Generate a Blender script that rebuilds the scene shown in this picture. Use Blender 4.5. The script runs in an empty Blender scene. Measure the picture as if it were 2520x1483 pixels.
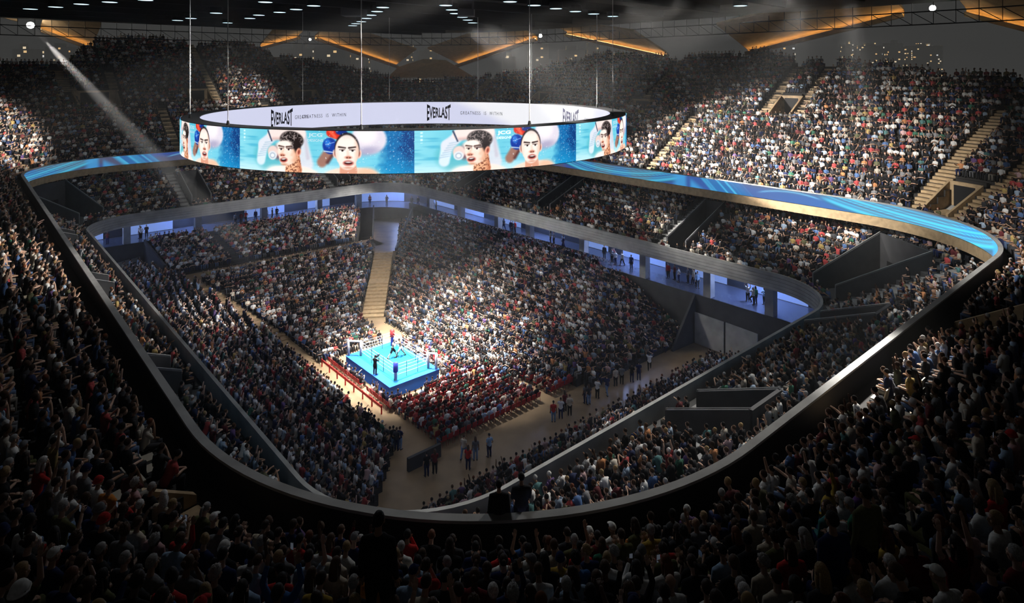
import bpy, bmesh, math, random
import numpy as np
from mathutils import Vector, Matrix, noise

random.seed(7)
RNG = np.random.default_rng(11)
SC = bpy.context.scene
COL = SC.collection
PI = math.pi

# ------------------------------------------------------------------ camera
FPX, YH, EYE = 1570.0, 174.0, 28.5
cam_data = bpy.data.cameras.new('camera')
cam_data.sensor_width = 36.0
cam_data.lens = 36.0 * FPX / 2520.0
cam_data.shift_y = -(741.5 - YH) / 2520.0
cam_data.clip_start, cam_data.clip_end = 0.1, 3000
cam = bpy.data.objects.new('camera', cam_data)
COL.objects.link(cam)
cam.location = (0, 0, EYE)
cam.rotation_euler = (PI / 2, 0, 0)
SC.camera = cam

# ------------------------------------------------------------------ exposure, world (hazy night sky)
SC.view_settings.view_transform = 'Standard'
SC.view_settings.look = 'None'
SC.view_settings.gamma = 1.0
SC.view_settings.exposure = 0.0
SC.cycles.use_denoising = True
SC.cycles.use_adaptive_sampling = True
SC.cycles.adaptive_threshold = 0.3
SC.cycles.max_bounces = 4
SC.cycles.diffuse_bounces = 1
SC.cycles.glossy_bounces = 2
SC.cycles.transmission_bounces = 2
SC.cycles.volume_bounces = 0
SC.cycles.caustics_reflective = False
SC.cycles.caustics_refractive = False
SC.cycles.sample_clamp_indirect = 4.0
SC.cycles.volume_step_rate = 4.0
SC.cycles.debug_use_compact_bvh = True
world = bpy.data.worlds.new('night_sky')
SC.world = world
world.use_nodes = True
wn = world.node_tree
wn.nodes['Background'].inputs['Color'].default_value = (0.052, 0.052, 0.050, 1)
wn.nodes['Background'].inputs['Strength'].default_value = 0.8

# ------------------------------------------------------------------ arena frame: p along the long axis, q across it
CEN = np.array([-11.9, 62.6])
ANG = -0.85
UU = np.array([math.cos(ANG), math.sin(ANG)])
VV = np.array([-math.sin(ANG), math.cos(ANG)])


def W(p, q, z=0.0):
    return Vector((CEN[0] + p * UU[0] + q * VV[0], CEN[1] + p * UU[1] + q * VV[1], z))


def to_pq(x, y):
    d = np.array([x, y]) - CEN
    return float(d @ UU), float(d @ VV)


def project(xyz):
    """image position (2520 wide) and depth of world points"""
    xyz = np.asarray(xyz, float)
    d = np.maximum(xyz[..., 1], 1e-3)
    return 1260 + FPX * xyz[..., 0] / d, YH + FPX * (EYE - xyz[..., 2]) / d, xyz[..., 1]


# ------------------------------------------------------------------ arena lights
LAMP_SPOTS = []


def spot(name, loc, aim, power, size_deg, blend=0.6, color=(1, 0.97, 0.92), radius=0.5):
    l = bpy.data.lights.new(name, 'SPOT')
    l.energy, l.spot_size, l.spot_blend, l.color, l.shadow_soft_size = power, math.radians(size_deg), blend, color, radius
    o = bpy.data.objects.new(name, l)
    COL.objects.link(o)
    o.location = loc
    o.rotation_euler = (Vector(aim) - Vector(loc)).to_track_quat('-Z', 'Y').to_euler()
    LAMP_SPOTS.append(o)
    return o


def ringpos(dp, dq, z=24.2):
    return W(2.2 + dp, -1.2 + dq, z)


# rig over the boxing ring
for k, (dp, dq) in enumerate(((-7, -6), (7, -6), (7, 6), (-7, 6))):
    spot('ring_spotlight', ringpos(dp, dq), W(2.2 + dp * .1, -1.2 + dq * .1, 1), 24000, 37, 1.0)
spot('ring_spotlight', ringpos(0, 0), W(1.2, 1.5, 0), 170000, 52, 1.0)
for (a_, b_, w_) in (((-3, 3), (-6, 4, 1), 42000), ((2, 4), (4, 8, 1), 95000), ((4, 4), (9, 4, .5), 42000), ((-4, 5), (-5, 11, 2), 60000)):  # extra cones added to brighten the crowd round the ring
    spot('ring_spotlight', W(*a_, 24.2), W(*b_), w_, 36, 1.0)
spot('ring_spotlight', ringpos(-2, 2), W(-2, 6.0, 0), 17000, 84, 1.0)
# spotlights without fixtures on the stands, some added fill: position, aim, watts, cone
STAND_LIGHTS = [((-4, 12, 33.4), (14, 33, 19), 210000, 48), ((27, 2, 33.4), (30, 31, 18.5), 80000, 40), ((4, 8, 33.4), (22, 29, 13.5), 150000, 36), ((-16, -4, 24.2), (2, 19, 4), 100000, 52), ((32, 8, 33.4), (-38, 14, 4.5), 420000, 9),
                ((34, 8, 33.4), (-15, -9, 3), 260000, 11), ((30, -10, 33.4), (-47.5, -28, 20.5), 700000, 9), ((30, 0, 33.4), (-59.4, 6, 24), 430000, 8), ((10, 4, 24.2), (24.5, 6, 2.5), 34000, 15),
                ((36, 10, 33.4), (5, -31, 18.6), 150000, 28), ((34, 14, 33.4), (38, -9, 13), 36000, 44), ((38, 12, 33.4), (45.6, -5, 17), 120000, 15), ((0, 10, 24.2), (-20, 4, 2), 20000, 46), ((28, 6, 33.4), (-42, 2, 13), 60000, 26),
                ((36, 6, 33.4), (47, 18, 19), 24000, 66), ((30, 6, 33.4), (-6, -23, 11.5), 70000, 36)]
for (a_, b_, w_, c_) in STAND_LIGHTS:
    spot('stand_spotlight', W(*a_), W(*b_), w_, c_, 1.0, (1, .955, .89))
# weak general house light from the ceiling
for dp in (-30, 0, 30):
    for dq in (-16, 16):
        spot('house_light', W(dp, dq, 34.4), W(dp * 1.02, dq * 1.02, 0), 1900, 165, 1.0, (.93, .95, 1.0), 1.5)

# thin haze hanging in the whole hall
HAZE = bpy.data.materials.new('hall_haze')
HAZE.use_nodes = True
_h = HAZE.node_tree
_h.nodes.remove(_h.nodes['Principled BSDF'])
_s = _h.nodes.new('ShaderNodeVolumeScatter')
_s.inputs['Density'].default_value = .0009
_s.inputs['Anisotropy'].default_value = .25
_h.links.new(_s.outputs[0], _h.nodes['Material Output'].inputs['Volume'])


# ------------------------------------------------------------------ helpers
def material(name, color, rough=0.7, emit=None, strength=0.0, metal=0.0, spec=0.3, noise_amount=0.0, noise_scale=8.0):
    m = bpy.data.materials.new(name)
    m.use_nodes = True
    nt = m.node_tree
    b = nt.nodes['Principled BSDF']
    b.inputs['Base Color'].default_value = (*color, 1)
    b.inputs['Roughness'].default_value = rough
    b.inputs['Metallic'].default_value = metal
    b.inputs['Specular IOR Level'].default_value = spec
    if noise_amount:
        t = nt.nodes.new('ShaderNodeTexCoord')
        n = nt.nodes.new('ShaderNodeTexNoise')
        n.inputs['Scale'].default_value = noise_scale
        n.inputs['Detail'].default_value = 4
        r = nt.nodes.new('ShaderNodeValToRGB')
        lo = [max(0, c * (1 - noise_amount)) for c in color]
        hi = [min(1, c * (1 + noise_amount)) for c in color]
        r.color_ramp.elements[0].color = (*lo, 1)
        r.color_ramp.elements[1].color = (*hi, 1)
        r.color_ramp.elements[0].position = .3
        r.color_ramp.elements[1].position = .7
        nt.links.new(t.outputs['Object'], n.inputs['Vector'])
        nt.links.new(n.outputs['Fac'], r.inputs['Fac'])
        nt.links.new(r.outputs['Color'], b.inputs['Base Color'])
    if emit:
        b.inputs['Emission Color'].default_value = (*emit, 1)
        b.inputs['Emission Strength'].default_value = strength
    return m


def attr_material(name, attr, emission=0.0, rough=0.8):
    m = bpy.data.materials.new(name)
    m.use_nodes = True
    nt = m.node_tree
    b = nt.nodes['Principled BSDF']
    a = nt.nodes.new('ShaderNodeAttribute')
    a.attribute_name = attr
    b.inputs['Roughness'].default_value = rough
    b.inputs['Specular IOR Level'].default_value = 0.15
    if emission:
        b.inputs['Base Color'].default_value = (0.01, 0.01, 0.012, 1)
        nt.links.new(a.outputs['Color'], b.inputs['Emission Color'])
        b.inputs['Emission Strength'].default_value = emission
    else:
        nt.links.new(a.outputs['Color'], b.inputs['Base Color'])
    return m


def tag(o, label=None, cat=None, group=None, kind=None):
    if label: o['label'] = label
    if cat: o['category'] = cat
    if group: o['group'] = group
    if kind: o['kind'] = kind
    return o


def mesh_obj(name, verts, faces, mat=None, parent=None, smooth=False):
    me = bpy.data.meshes.new(name)
    me.from_pydata([tuple(v) for v in verts], [], [tuple(f) for f in faces])
    me.update()
    if smooth:
        me.shade_smooth()
    o = bpy.data.objects.new(name, me)
    COL.objects.link(o)
    if mat: me.materials.append(mat)
    if parent: o.parent = parent
    return o


def fast_mesh(name, V, loops, sizes, smooth=True):
    me = bpy.data.meshes.new(name)
    V = np.ascontiguousarray(V, np.float32)
    loops = np.ascontiguousarray(loops, np.int32)
    sizes = np.ascontiguousarray(sizes, np.int32)
    me.vertices.add(len(V))
    me.vertices.foreach_set('co', V.ravel())
    me.loops.add(len(loops))
    me.loops.foreach_set('vertex_index', loops)
    me.polygons.add(len(sizes))
    me.polygons.foreach_set('loop_start', np.r_[0, np.cumsum(sizes)[:-1]].astype(np.int32))
    me.update(calc_edges=True)
    me.validate()
    if smooth:
        me.shade_smooth()
    return me


def empty(name, loc=(0, 0, 0), rz=0.0):
    o = bpy.data.objects.new(name, None)
    COL.objects.link(o)
    o.location = loc
    o.rotation_euler = (0, 0, rz)
    return o


class MB:
    """collects shapes and links them as one mesh object"""

    def __init__(s):
        s.V, s.F = [], []

    def add(s, V, F):
        n = len(s.V)
        s.V += [tuple(v) for v in V]
        s.F += [tuple(i + n for i in f) for f in F]
        return s

    def hexa(s, b, t):
        return s.add(list(b) + list(t), [(3, 2, 1, 0), (4, 5, 6, 7), (0, 1, 5, 4), (1, 2, 6, 5), (2, 3, 7, 6), (3, 0, 4, 7)])

    def box_pq(s, p0, p1, q0, q1, z0, z1):
        c = [(p0, q0), (p1, q0), (p1, q1), (p0, q1)]
        return s.hexa([W(p, q, z0) for p, q in c], [W(p, q, z1) for p, q in c])

    def box(s, x0, x1, y0, y1, z0, z1):
        c = [(x0, y0), (x1, y0), (x1, y1), (x0, y1)]
        return s.hexa([(x, y, z0) for x, y in c], [(x, y, z1) for x, y in c])

    def wall(s, a, b, th, z0a, z1a, z0b=None, z1b=None):
        """vertical slab between plan points a, b (world xy), thickness th"""
        z0b = z0a if z0b is None else z0b
        z1b = z1a if z1b is None else z1b
        a, b = Vector(a[:2]), Vector(b[:2])
        d = (b - a).normalized()
        n = Vector((-d.y, d.x)) * th * .5
        pts = [a - n, b - n, b + n, a + n]
        zb, zt = [z0a, z0b, z0b, z0a], [z1a, z1b, z1b, z1a]
        return s.hexa([(p.x, p.y, z) for p, z in zip(pts, zb)], [(p.x, p.y, z) for p, z in zip(pts, zt)])

    def tube(s, P, R, seg=8):
        V, F = tube_mesh(P, R, seg)
        return s.add(V, F)

    def build(s, name, mat=None, parent=None, smooth=False):
        return mesh_obj(name, s.V, s.F, mat, parent, smooth)


def tube_mesh(P, R, seg=8, side=None, cap=True):
    """loft of elliptical rings along P; R is a list of r or (ru, rv)"""
    P = [np.array(p, float) for p in P]
    R = [(r, r) if not hasattr(r, '__len__') else r for r in R]
    n = len(P)
    V, F = [], []
    prev = None
    for i in range(n):
        t = P[min(i + 1, n - 1)] - P[max(i - 1, 0)]
        t = t / (np.linalg.norm(t) + 1e-9)
        ref = np.array(side, float) if side is not None else (prev if prev is not None else (np.array([1., 0, 0]) if abs(t[0]) < .8 else np.array([0, 1., 0])))
        u = ref - t * (ref @ t)
        u /= np.linalg.norm(u) + 1e-9
        prev = u
        v = np.cross(t, u)
        for k in range(seg):
            a = 2 * PI * k / seg
            V.append(P[i] + u * math.cos(a) * R[i][0] + v * math.sin(a) * R[i][1])
    for i in range(n - 1):
        for k in range(seg):
            k2 = (k + 1) % seg
            F.append((i * seg + k, i * seg + k2, (i + 1) * seg + k2, (i + 1) * seg + k))
    if cap:
        for e, sgn in ((0, -1), (n - 1, 1)):
            t = (P[1] - P[0]) if e == 0 else (P[-1] - P[-2])
            t = t / (np.linalg.norm(t) + 1e-9)
            V.append(P[e] + sgn * t * min(R[e]) * .6)
            c = len(V) - 1
            for k in range(seg):
                k2 = (k + 1) % seg
                F.append((c, e * seg + k2, e * seg + k) if sgn < 0 else (c, e * seg + k, e * seg + k2))
    return V, F


def ball_mesh(c, r, nu=10, nv=7):
    c = np.array(c, float)
    r = np.array(r, float) * np.ones(3)
    V = [c + r * np.array([0, 0, -1.])]
    for j in range(1, nv):
        ph = -PI / 2 + PI * j / nv
        for i in range(nu):
            a = 2 * PI * i / nu
            V.append(c + r * np.array([math.cos(ph) * math.cos(a), math.cos(ph) * math.sin(a), math.sin(ph)]))
    V.append(c + r * np.array([0, 0, 1.]))
    F = []
    for i in range(nu):
        F.append((0, 1 + (i + 1) % nu, 1 + i))
    for j in range(nv - 2):
        for i in range(nu):
            a, b = 1 + j * nu + i, 1 + j * nu + (i + 1) % nu
            F.append((a, b, b + nu, a + nu))
    l = len(V) - 1
    for i in range(nu):
        F.append((l, 1 + (nv - 2) * nu + i, 1 + (nv - 2) * nu + (i + 1) % nu))
    return V, F


def evaluated_mesh(V, F, mods, name):
    o = mesh_obj(name, V, F)
    for kind, props in mods:
        m = o.modifiers.new(kind, kind)
        for k, val in props.items():
            setattr(m, k, val)
    dg = bpy.context.evaluated_depsgraph_get()
    me = bpy.data.meshes.new_from_object(o.evaluated_get(dg))
    me.name = name
    old = o.data
    bpy.data.objects.remove(o)
    bpy.data.meshes.remove(old)
    return me


def remeshed(V, F, voxel, name, smooth=3):
    me = evaluated_mesh(V, F, [('REMESH', dict(mode='VOXEL', voxel_size=voxel, use_smooth_shade=True)),
                               ('SMOOTH', dict(factor=.5, iterations=smooth))], name)
    me.shade_smooth()
    return me


def text_arrays(body, size, align='CENTER', spacing=1.0, bold=0.0):
    cu = bpy.data.curves.new('text', 'FONT')
    cu.body, cu.size, cu.align_x, cu.space_character, cu.offset = body, size, align, spacing, bold
    cu.resolution_u = 3
    o = bpy.data.objects.new('text', cu)
    COL.objects.link(o)
    dg = bpy.context.evaluated_depsgraph_get()
    me = bpy.data.meshes.new_from_object(o.evaluated_get(dg))
    V = np.array([v.co[:] for v in me.vertices])
    F = [tuple(p.vertices) for p in me.polygons]
    bpy.data.objects.remove(o)
    bpy.data.meshes.remove(me)
    bpy.data.curves.remove(cu)
    return V, F


def srgb(r, g, b):
    return tuple(c / 12.92 if c <= .04045 else ((c + .055) / 1.055) ** 2.4 for c in (r, g, b))


ORD = ['first', 'second', 'third', 'fourth', 'fifth', 'sixth', 'seventh', 'eighth', 'ninth', 'tenth', 'eleventh', 'twelfth',
       'thirteenth', 'fourteenth', 'fifteenth', 'sixteenth', 'seventeenth', 'eighteenth', 'nineteenth', 'twentieth',
       'twenty-first', 'twenty-second', 'twenty-third', 'twenty-fourth', 'twenty-fifth', 'twenty-sixth', 'twenty-seventh',
       'twenty-eighth', 'twenty-ninth', 'thirtieth', 'thirty-first', 'thirty-second', 'thirty-third', 'thirty-fourth']

M = dict(
    court=material('court_wood', (.30, .21, .125), .38, noise_amount=.18, noise_scale=.6, spec=.4),
    concrete=material('concrete', (.34, .34, .33), .75, noise_amount=.2, noise_scale=.9),
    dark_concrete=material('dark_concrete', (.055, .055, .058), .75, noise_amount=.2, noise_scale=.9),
    tread=material('dark_tread', (.035, .032, .03), .85),
    mid_tread=material('grey_tread', (.10, .10, .10), .8),
    tan=material('tan_wood', (.46, .33, .19), .55, noise_amount=.2, noise_scale=2.5),
    soffit=material('soffit_wood', (.46, .32, .17), .6, noise_amount=.15, noise_scale=1.2),
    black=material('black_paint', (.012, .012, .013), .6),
    roof=material('roof_deck', (.10, .098, .095), .85, noise_amount=.25, noise_scale=.25),
    grid=material('ceiling_black', (.018, .017, .016), .85),
    steel=material('dark_steel', (.03, .03, .03), .5),
    cable=material('bright_cable', (.6, .58, .55), .4),
    white=material('white_paint', (.8, .8, .82), .5),
    redpad=material('red_pad', (.65, .03, .03), .5),
    bluepad=material('blue_pad', (.05, .07, .5), .5),
    mat_blue=material('canvas_blue', (.007, .22, .40), .55),
    apron=material('apron_blue', (.015, .13, .62), .55),
    navy=material('navy_line', (.01, .05, .22), .5),
    rope=material('white_rope', (.7, .72, .76), .5),
    red_chair=material('red_chair', (.35, .015, .02), .5),
    grey_seat=material('grey_seat', (.16, .165, .17), .55),
    cream_seat=material('cream_seat', (.5, .45, .36), .5),
    lamp=material('lamp_disc', (.3, .35, .4), .5, emit=(.62, .86, 1.0), strength=1.6),
    flood=material('flood_lens', (1, 1, 1), .3, emit=(1, .95, .86), strength=60),
    led=material('warm_led', (1, .6, .2), .4, emit=(1, .58, .2), strength=15.0),
    blue_wall=material('glowing_blue_wall', (.10, .18, .42), .6, emit=(.24, .36, .72), strength=.62),  # glow put into the wall in place of blue lamps
    conc_floor=material('polished_floor', (.10, .12, .18), .22, spec=.5),
    dim_wall=material('dim_wall', (.035, .04, .055), .7),
)
glass = bpy.data.materials.new('railing_glass')
glass.use_nodes = True
_nt = glass.node_tree
_nt.nodes.remove(_nt.nodes['Principled BSDF'])
_t = _nt.nodes.new('ShaderNodeBsdfTransparent')
_g = _nt.nodes.new('ShaderNodeBsdfGlossy')
_g.inputs['Roughness'].default_value = .04
_mx = _nt.nodes.new('ShaderNodeMixShader')
_f = _nt.nodes.new('ShaderNodeFresnel')
_f.inputs['IOR'].default_value = 1.45
_nt.links.new(_f.outputs[0], _mx.inputs[0])
_nt.links.new(_t.outputs[0], _mx.inputs[1])
_nt.links.new(_g.outputs[0], _mx.inputs[2])
_nt.links.new(_mx.outputs[0], _nt.nodes['Material Output'].inputs['Surface'])


# ================================================================== rims (rounded rectangles) and tiers
class Rim:
    def __init__(s, a, b, r, off=(0, 0), step=.6):
        P, N = [], []

        def line(p0, p1, n):
            L = math.hypot(p1[0] - p0[0], p1[1] - p0[1])
            k = max(1, int(round(L / step)))
            for i in range(k):
                t = i / k
                P.append((p0[0] + (p1[0] - p0[0]) * t, p0[1] + (p1[1] - p0[1]) * t))
                N.append(n)

        def arc(c, a0):
            k = max(4, int(round(r * PI / 2 / step)))
            for i in range(k):
                th = a0 + PI / 2 * i / k
                n = (math.cos(th), math.sin(th))
                P.append((c[0] + r * n[0], c[1] + r * n[1]))
                N.append(n)
        line((a, -b + r), (a, b - r), (1, 0)); arc((a - r, b - r), 0)
        line((a - r, b), (-a + r, b), (0, 1)); arc((-a + r, b - r), PI / 2)
        line((-a, b - r), (-a, -b + r), (-1, 0)); arc((-a + r, -b + r), PI)
        line((-a + r, -b), (a - r, -b), (0, -1)); arc((a - r, -b + r), 1.5 * PI)
        P, N = np.array(P), np.array(N)
        R = np.stack([UU, VV])
        s.P = CEN + np.array(off) + P @ R          # world xy
        s.N = N @ R
        nx = np.roll(s.P, -1, axis=0)
        seg = np.linalg.norm(nx - s.P, axis=1)
        s.s = np.r_[0, np.cumsum(seg)[:-1]]
        s.L = seg.sum()
        s.n = len(P)

    def at(s, t, d, z=0.0):
        t = t % s.L
        i = int(np.searchsorted(s.s, t, side='right') - 1)
        j = (i + 1) % s.n
        s1 = s.s[j] if j else s.L
        f = (t - s.s[i]) / max(1e-9, s1 - s.s[i])
        n = s.N[i] * (1 - f) + s.N[j] * f
        n = n / np.linalg.norm(n)
        p = s.P[i] * (1 - f) + s.P[j] * f + n * d
        return Vector((p[0], p[1], z)), Vector((n[0], n[1], 0))

    def loft(s, name, profile, mat, smooth=False, kind='structure', t0=None, t1=None):
        V, F = [], []
        m = len(profile)
        idx = [i for i in range(s.n + 1) if t0 is None or t0 <= (s.s[i] if i < s.n else s.L) <= t1]
        for i in idx:
            i %= s.n
            for d, z in profile:
                p = s.P[i] + s.N[i] * d
                V.append((p[0], p[1], z))
        for a in range(len(idx) - 1):
            for k in range(m - 1):
                F.append((a * m + k, (a + 1) * m + k, (a + 1) * m + k + 1, a * m + k + 1))
        o = mesh_obj(name, V, F, mat, smooth=smooth)
        if kind: o['kind'] = kind
        return o


RIM1 = Rim(34.4, 21.05, 6.2)                       # front of the middle tier
RIM2 = Rim(45.0, 27.5, 12.4, (.73, .66))           # front of the upper tier
RIMC = Rim(40.2, 26.9, 8.5, tuple(-4.2 * UU - .5 * VV), .8)   # front of the concourse
RIMR = Rim(69, 54, 34, (0, 0), 1.2)                # edge of the roof deck
Z1, Z2 = 11.0, 17.0

UP_D0, UP_Z0, UP_PITCH, UP_RISE = 0.8, 16.05, 0.9, 0.54
MID_D0, MID_Z0, MID_PITCH, MID_RISE = 0.65, 10.0, 0.9, 0.36
MID_ROWS = 12
# how far back the upper tier reaches along its perimeter
UP_DEPTH = [(0, 23), (43, 19.5), (50, 21.5), (59, 23.5), (66, 24.2), (71, 26.2), (86, 25), (101, 27), (115, 22), (120, 19), (125.5, 18.5),
            (131, 24), (139, 31), (148, 30.3), (157, 32.2), (164.4, 30.6), (166.2, 23.5), (175, 23), (184, 22.5), (200, 22), (269, 22)]


def up_rows(t):
    d = np.interp(t % RIM2.L, [a for a, b in UP_DEPTH], [b for a, b in UP_DEPTH])
    return int((d - UP_D0) / UP_PITCH)


# openings (position along the rim, half width, from depth, to depth) and aisles (position, from, to)
UP_VOMS = [(63.3, 1.3, 12.8, 16.4), (44.6, 1.0, 2.0, 5.6), (151.6, 1.6, 12.8, 16.4), (165.0, 1.6, 12.8, 16.4), (84.2, 1.8, 12.8, 14.6),
           (134.5, 1.6, 12.8, 15.5), (105.5, 1.6, 12.8, 15.5), (253.2, 1.7, .8, 2.7), (16.6, 1.8, 1.0, 4.6)]
UP_AISLES = [(65.4, 12.8, 30), (61.3, 12.8, 30), (46.2, 0, 16), (42.8, 0, 16), (149.2, 12.8, 31), (134.5, 15.4, 31), (84.2, 14.6, 30), (166.8, 12.8, 22), (163.6, 12.8, 22),
             (105.5, 15.5, 30), (118, 0, 22), (74, 0, 12), (95, 0, 12), (142, 0, 12), (158, 0, 12), (176, 0, 22), (186, 0, 22), (204, 0, 22), (217, 0, 22), (236, 0, 22), (6, 0, 22), (30, 0, 22)]
MID_VOMS = [(35.6, 1.25, 1.4, 9.2), (50.2, 1.1, 1.4, 8.7), (70.3, 1.1, 2.3, 9.6), (87.8, 1.1, 2.3, 8.7), (107, 1.1, 2.3, 8.7), (127.6, 1.2, 2.3, 8.7), (139.2, 1.2, 2.3, 9.6),
            (10.8, 1.4, 1.4, 6.0), (28.2, 1.3, .5, 5.1), (187.4, 1.2, 1.4, 5.1), (167.5, 1.2, 1.4, 5.1), (148, 1.2, 1.4, 5.1), (205, 1.2, 2, 6)]
MID_AISLES = [(33.4, 0, 12), (52.3, 0, 12), (72.4, 0, 12), (90, 0, 12), (129.6, 0, 12), (141, 0, 12), (13.0, 0, 12), (30.4, 0, 12), (189.5, 0, 12), (169.5, 0, 12), (150, 0, 12), (109, 0, 12), (205, 0, 12), (220, 0, 12)]


def dist_s(a, b, L):
    d = abs(a - b) % L
    return min(d, L - d)


def in_cut(t, d, cuts, L, margin=0.0):
    return any(dist_s(t, c[0], L) < c[1] + margin and c[2] - margin * .5 < d < c[3] + margin * .5 for c in cuts)


def terrace(name, rim, d0, z0, pitch, rise, rows_of, cuts, mat):
    V, F, vid = [], [], {}

    def vert(i, k, e):
        key = (i, k, e)
        if key not in vid:
            p = rim.P[i] + rim.N[i] * (d0 + pitch * (k + e))
            vid[key] = len(V)
            V.append((p[0], p[1], z0 + rise * k))
        return vid[key]
    for i in range(rim.n):
        j = (i + 1) % rim.n
        t = rim.s[i] + .3
        # nothing of the tier far behind the camera is needed
        if rim.P[i][1] < -4:
            continue
        for k in range(rows_of(t)):
            if in_cut(t, d0 + pitch * (k + .5), cuts, rim.L):
                continue
            F.append((vert(i, k, 0), vert(j, k, 0), vert(j, k, 1), vert(i, k, 1)))
            if k:
                F.append((vert(i, k - 1, 1), vert(j, k - 1, 1), vert(j, k, 0), vert(i, k, 0)))
    o = mesh_obj(name, V, F, mat)
    return tag(o, kind='structure')


terrace('floor_upper_tier', RIM2, UP_D0, UP_Z0, UP_PITCH, UP_RISE, up_rows, UP_VOMS, M['tread'])
terrace('floor_middle_tier', RIM1, MID_D0, MID_Z0, MID_PITCH, MID_RISE, lambda t: MID_ROWS, MID_VOMS, M['mid_tread'])
# walkway behind the upper rail, parapets, fascia boards, undersides
RIM2.loft('floor_front_walkway', [(.14, UP_Z0), (UP_D0, UP_Z0)], M['tread'])
RIM2.loft('trim_1', [(0.02, 15.75), (0.02, 16.98), (0.02, Z2), (.15, Z2), (.15, UP_Z0)], M['black'])
RIM2.loft('trim_2', [(-.11, 16.96), (-.11, 17.04), (.16, 17.04), (.16, 16.96)], M['concrete'])
RIM2.loft('trim_3', [(.3, 14.85), (0.0, 14.9), (0.0, 15.75), (.05, 15.75)], M['tan'])
RIM2.loft('ceiling_under_upper_tier', [(.3, 14.85), (1.2, 15.15), (9.0, 18.6)], M['concrete'])
fas = [(11.5, 9.2), (.3, 9.45), (0, 9.5)]
for k in range(5):
    z = 9.5 + k * .3
    fas += [(0.0, z + .25), (.05, z + .26), (.05, z + .29), (0.0, z + .3)]
fas += [(.0, Z1), (.2, Z1), (.2, MID_Z0)]
RIM1.loft('trim_4', fas, M['concrete'])
RIM1.loft('floor_middle_walkway', [(.2, MID_Z0), (MID_D0, MID_Z0)], M['mid_tread'])
RIM1.loft('wall_behind_middle_tier', [(MID_D0 + .9 * MID_ROWS, 13.5), (MID_D0 + .9 * MID_ROWS + .1, 15.1)], M['concrete'])

# tier openings: landing, side walls, dark portal
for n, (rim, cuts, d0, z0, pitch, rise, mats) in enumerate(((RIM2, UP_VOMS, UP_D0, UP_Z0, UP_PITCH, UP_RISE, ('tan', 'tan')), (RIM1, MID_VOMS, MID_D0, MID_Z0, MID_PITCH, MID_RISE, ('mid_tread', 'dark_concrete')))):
    for (t, hw, c0, c1) in cuts:
        k0 = math.ceil((c0 - d0) / pitch - .5)
        k1 = math.floor((c1 - d0) / pitch + .5)
        da, db = d0 + pitch * k0, d0 + pitch * k1
        za, zb = z0 + rise * k0, z0 + rise * k1
        up = n == 0
        m = MB()
        a0, nrm = rim.at(t - hw, da)
        b0, _ = rim.at(t + hw, da)
        a1, _ = rim.at(t - hw, db)
        b1, _ = rim.at(t + hw, db)
        fl = za - (.0 if up else .25)
        m.hexa([v + Vector((0, 0, fl - .15)) for v in (a0, b0, b1, a1)], [v + Vector((0, 0, fl)) for v in (a0, b0, b1, a1)])
        tag(m.build('floor_landing', M[mats[0]]), kind='structure')
        m = MB()
        hgt = .25 if up else 1.15
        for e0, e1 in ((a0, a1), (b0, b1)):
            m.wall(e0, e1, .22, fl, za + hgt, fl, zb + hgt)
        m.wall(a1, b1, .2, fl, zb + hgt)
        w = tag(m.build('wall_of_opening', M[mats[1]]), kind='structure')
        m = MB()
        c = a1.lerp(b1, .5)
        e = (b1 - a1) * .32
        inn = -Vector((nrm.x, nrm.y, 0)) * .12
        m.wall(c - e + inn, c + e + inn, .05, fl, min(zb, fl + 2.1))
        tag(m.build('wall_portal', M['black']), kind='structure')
        if not up:
            m = MB()
            for e0, e1 in ((a0, a1), (b0, b1)):
                m.tube([e0 + Vector((0, 0, za + hgt + .08)), e1 + Vector((0, 0, zb + hgt + .08))], [.035, .035], 6)
                m.tube([e0 + Vector((0, 0, za)), e0 + Vector((0, 0, za + hgt + .08))], [.035, .035], 6)
            tag(m.build('trim_handrail', M['concrete']), kind='structure')


def aisle_steps(name, rim, t, da, db, d0, z0, pitch, rise, rows, mat, cuts, half=.6):
    m = MB()
    for k in range(rows):
        d = d0 + pitch * k
        if d < da or d > db or in_cut(t, d + .4, cuts, rim.L, .3):
            continue
        for (x0, x1, z) in ((-.42, 0.02, rise * k - rise * .5 + .02), (0, .5, rise * k + .03)):
            if k == 0 and x0 < 0:
                continue
            q = [rim.at(t - half, d + x0)[0], rim.at(t + half, d + x0)[0], rim.at(t + half, d + x1)[0], rim.at(t - half, d + x1)[0]]
            m.hexa([v + Vector((0, 0, z0 + z - .22)) for v in q], [v + Vector((0, 0, z0 + z)) for v in q])
    if m.V:
        tag(m.build(name, mat), kind='structure')


for (t, a, b) in UP_AISLES:
    if RIM2.at(t, 5)[0].y > -3:
        aisle_steps('floor_aisle_steps', RIM2, t, a, b, UP_D0, UP_Z0, UP_PITCH, UP_RISE, up_rows(t), M['tan'], UP_VOMS)
for (t, a, b) in MID_AISLES:
    aisle_steps('floor_aisle_steps', RIM1, t, a, b, MID_D0, MID_Z0, MID_PITCH, MID_RISE, MID_ROWS, M['concrete'], MID_VOMS, .5)

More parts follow.
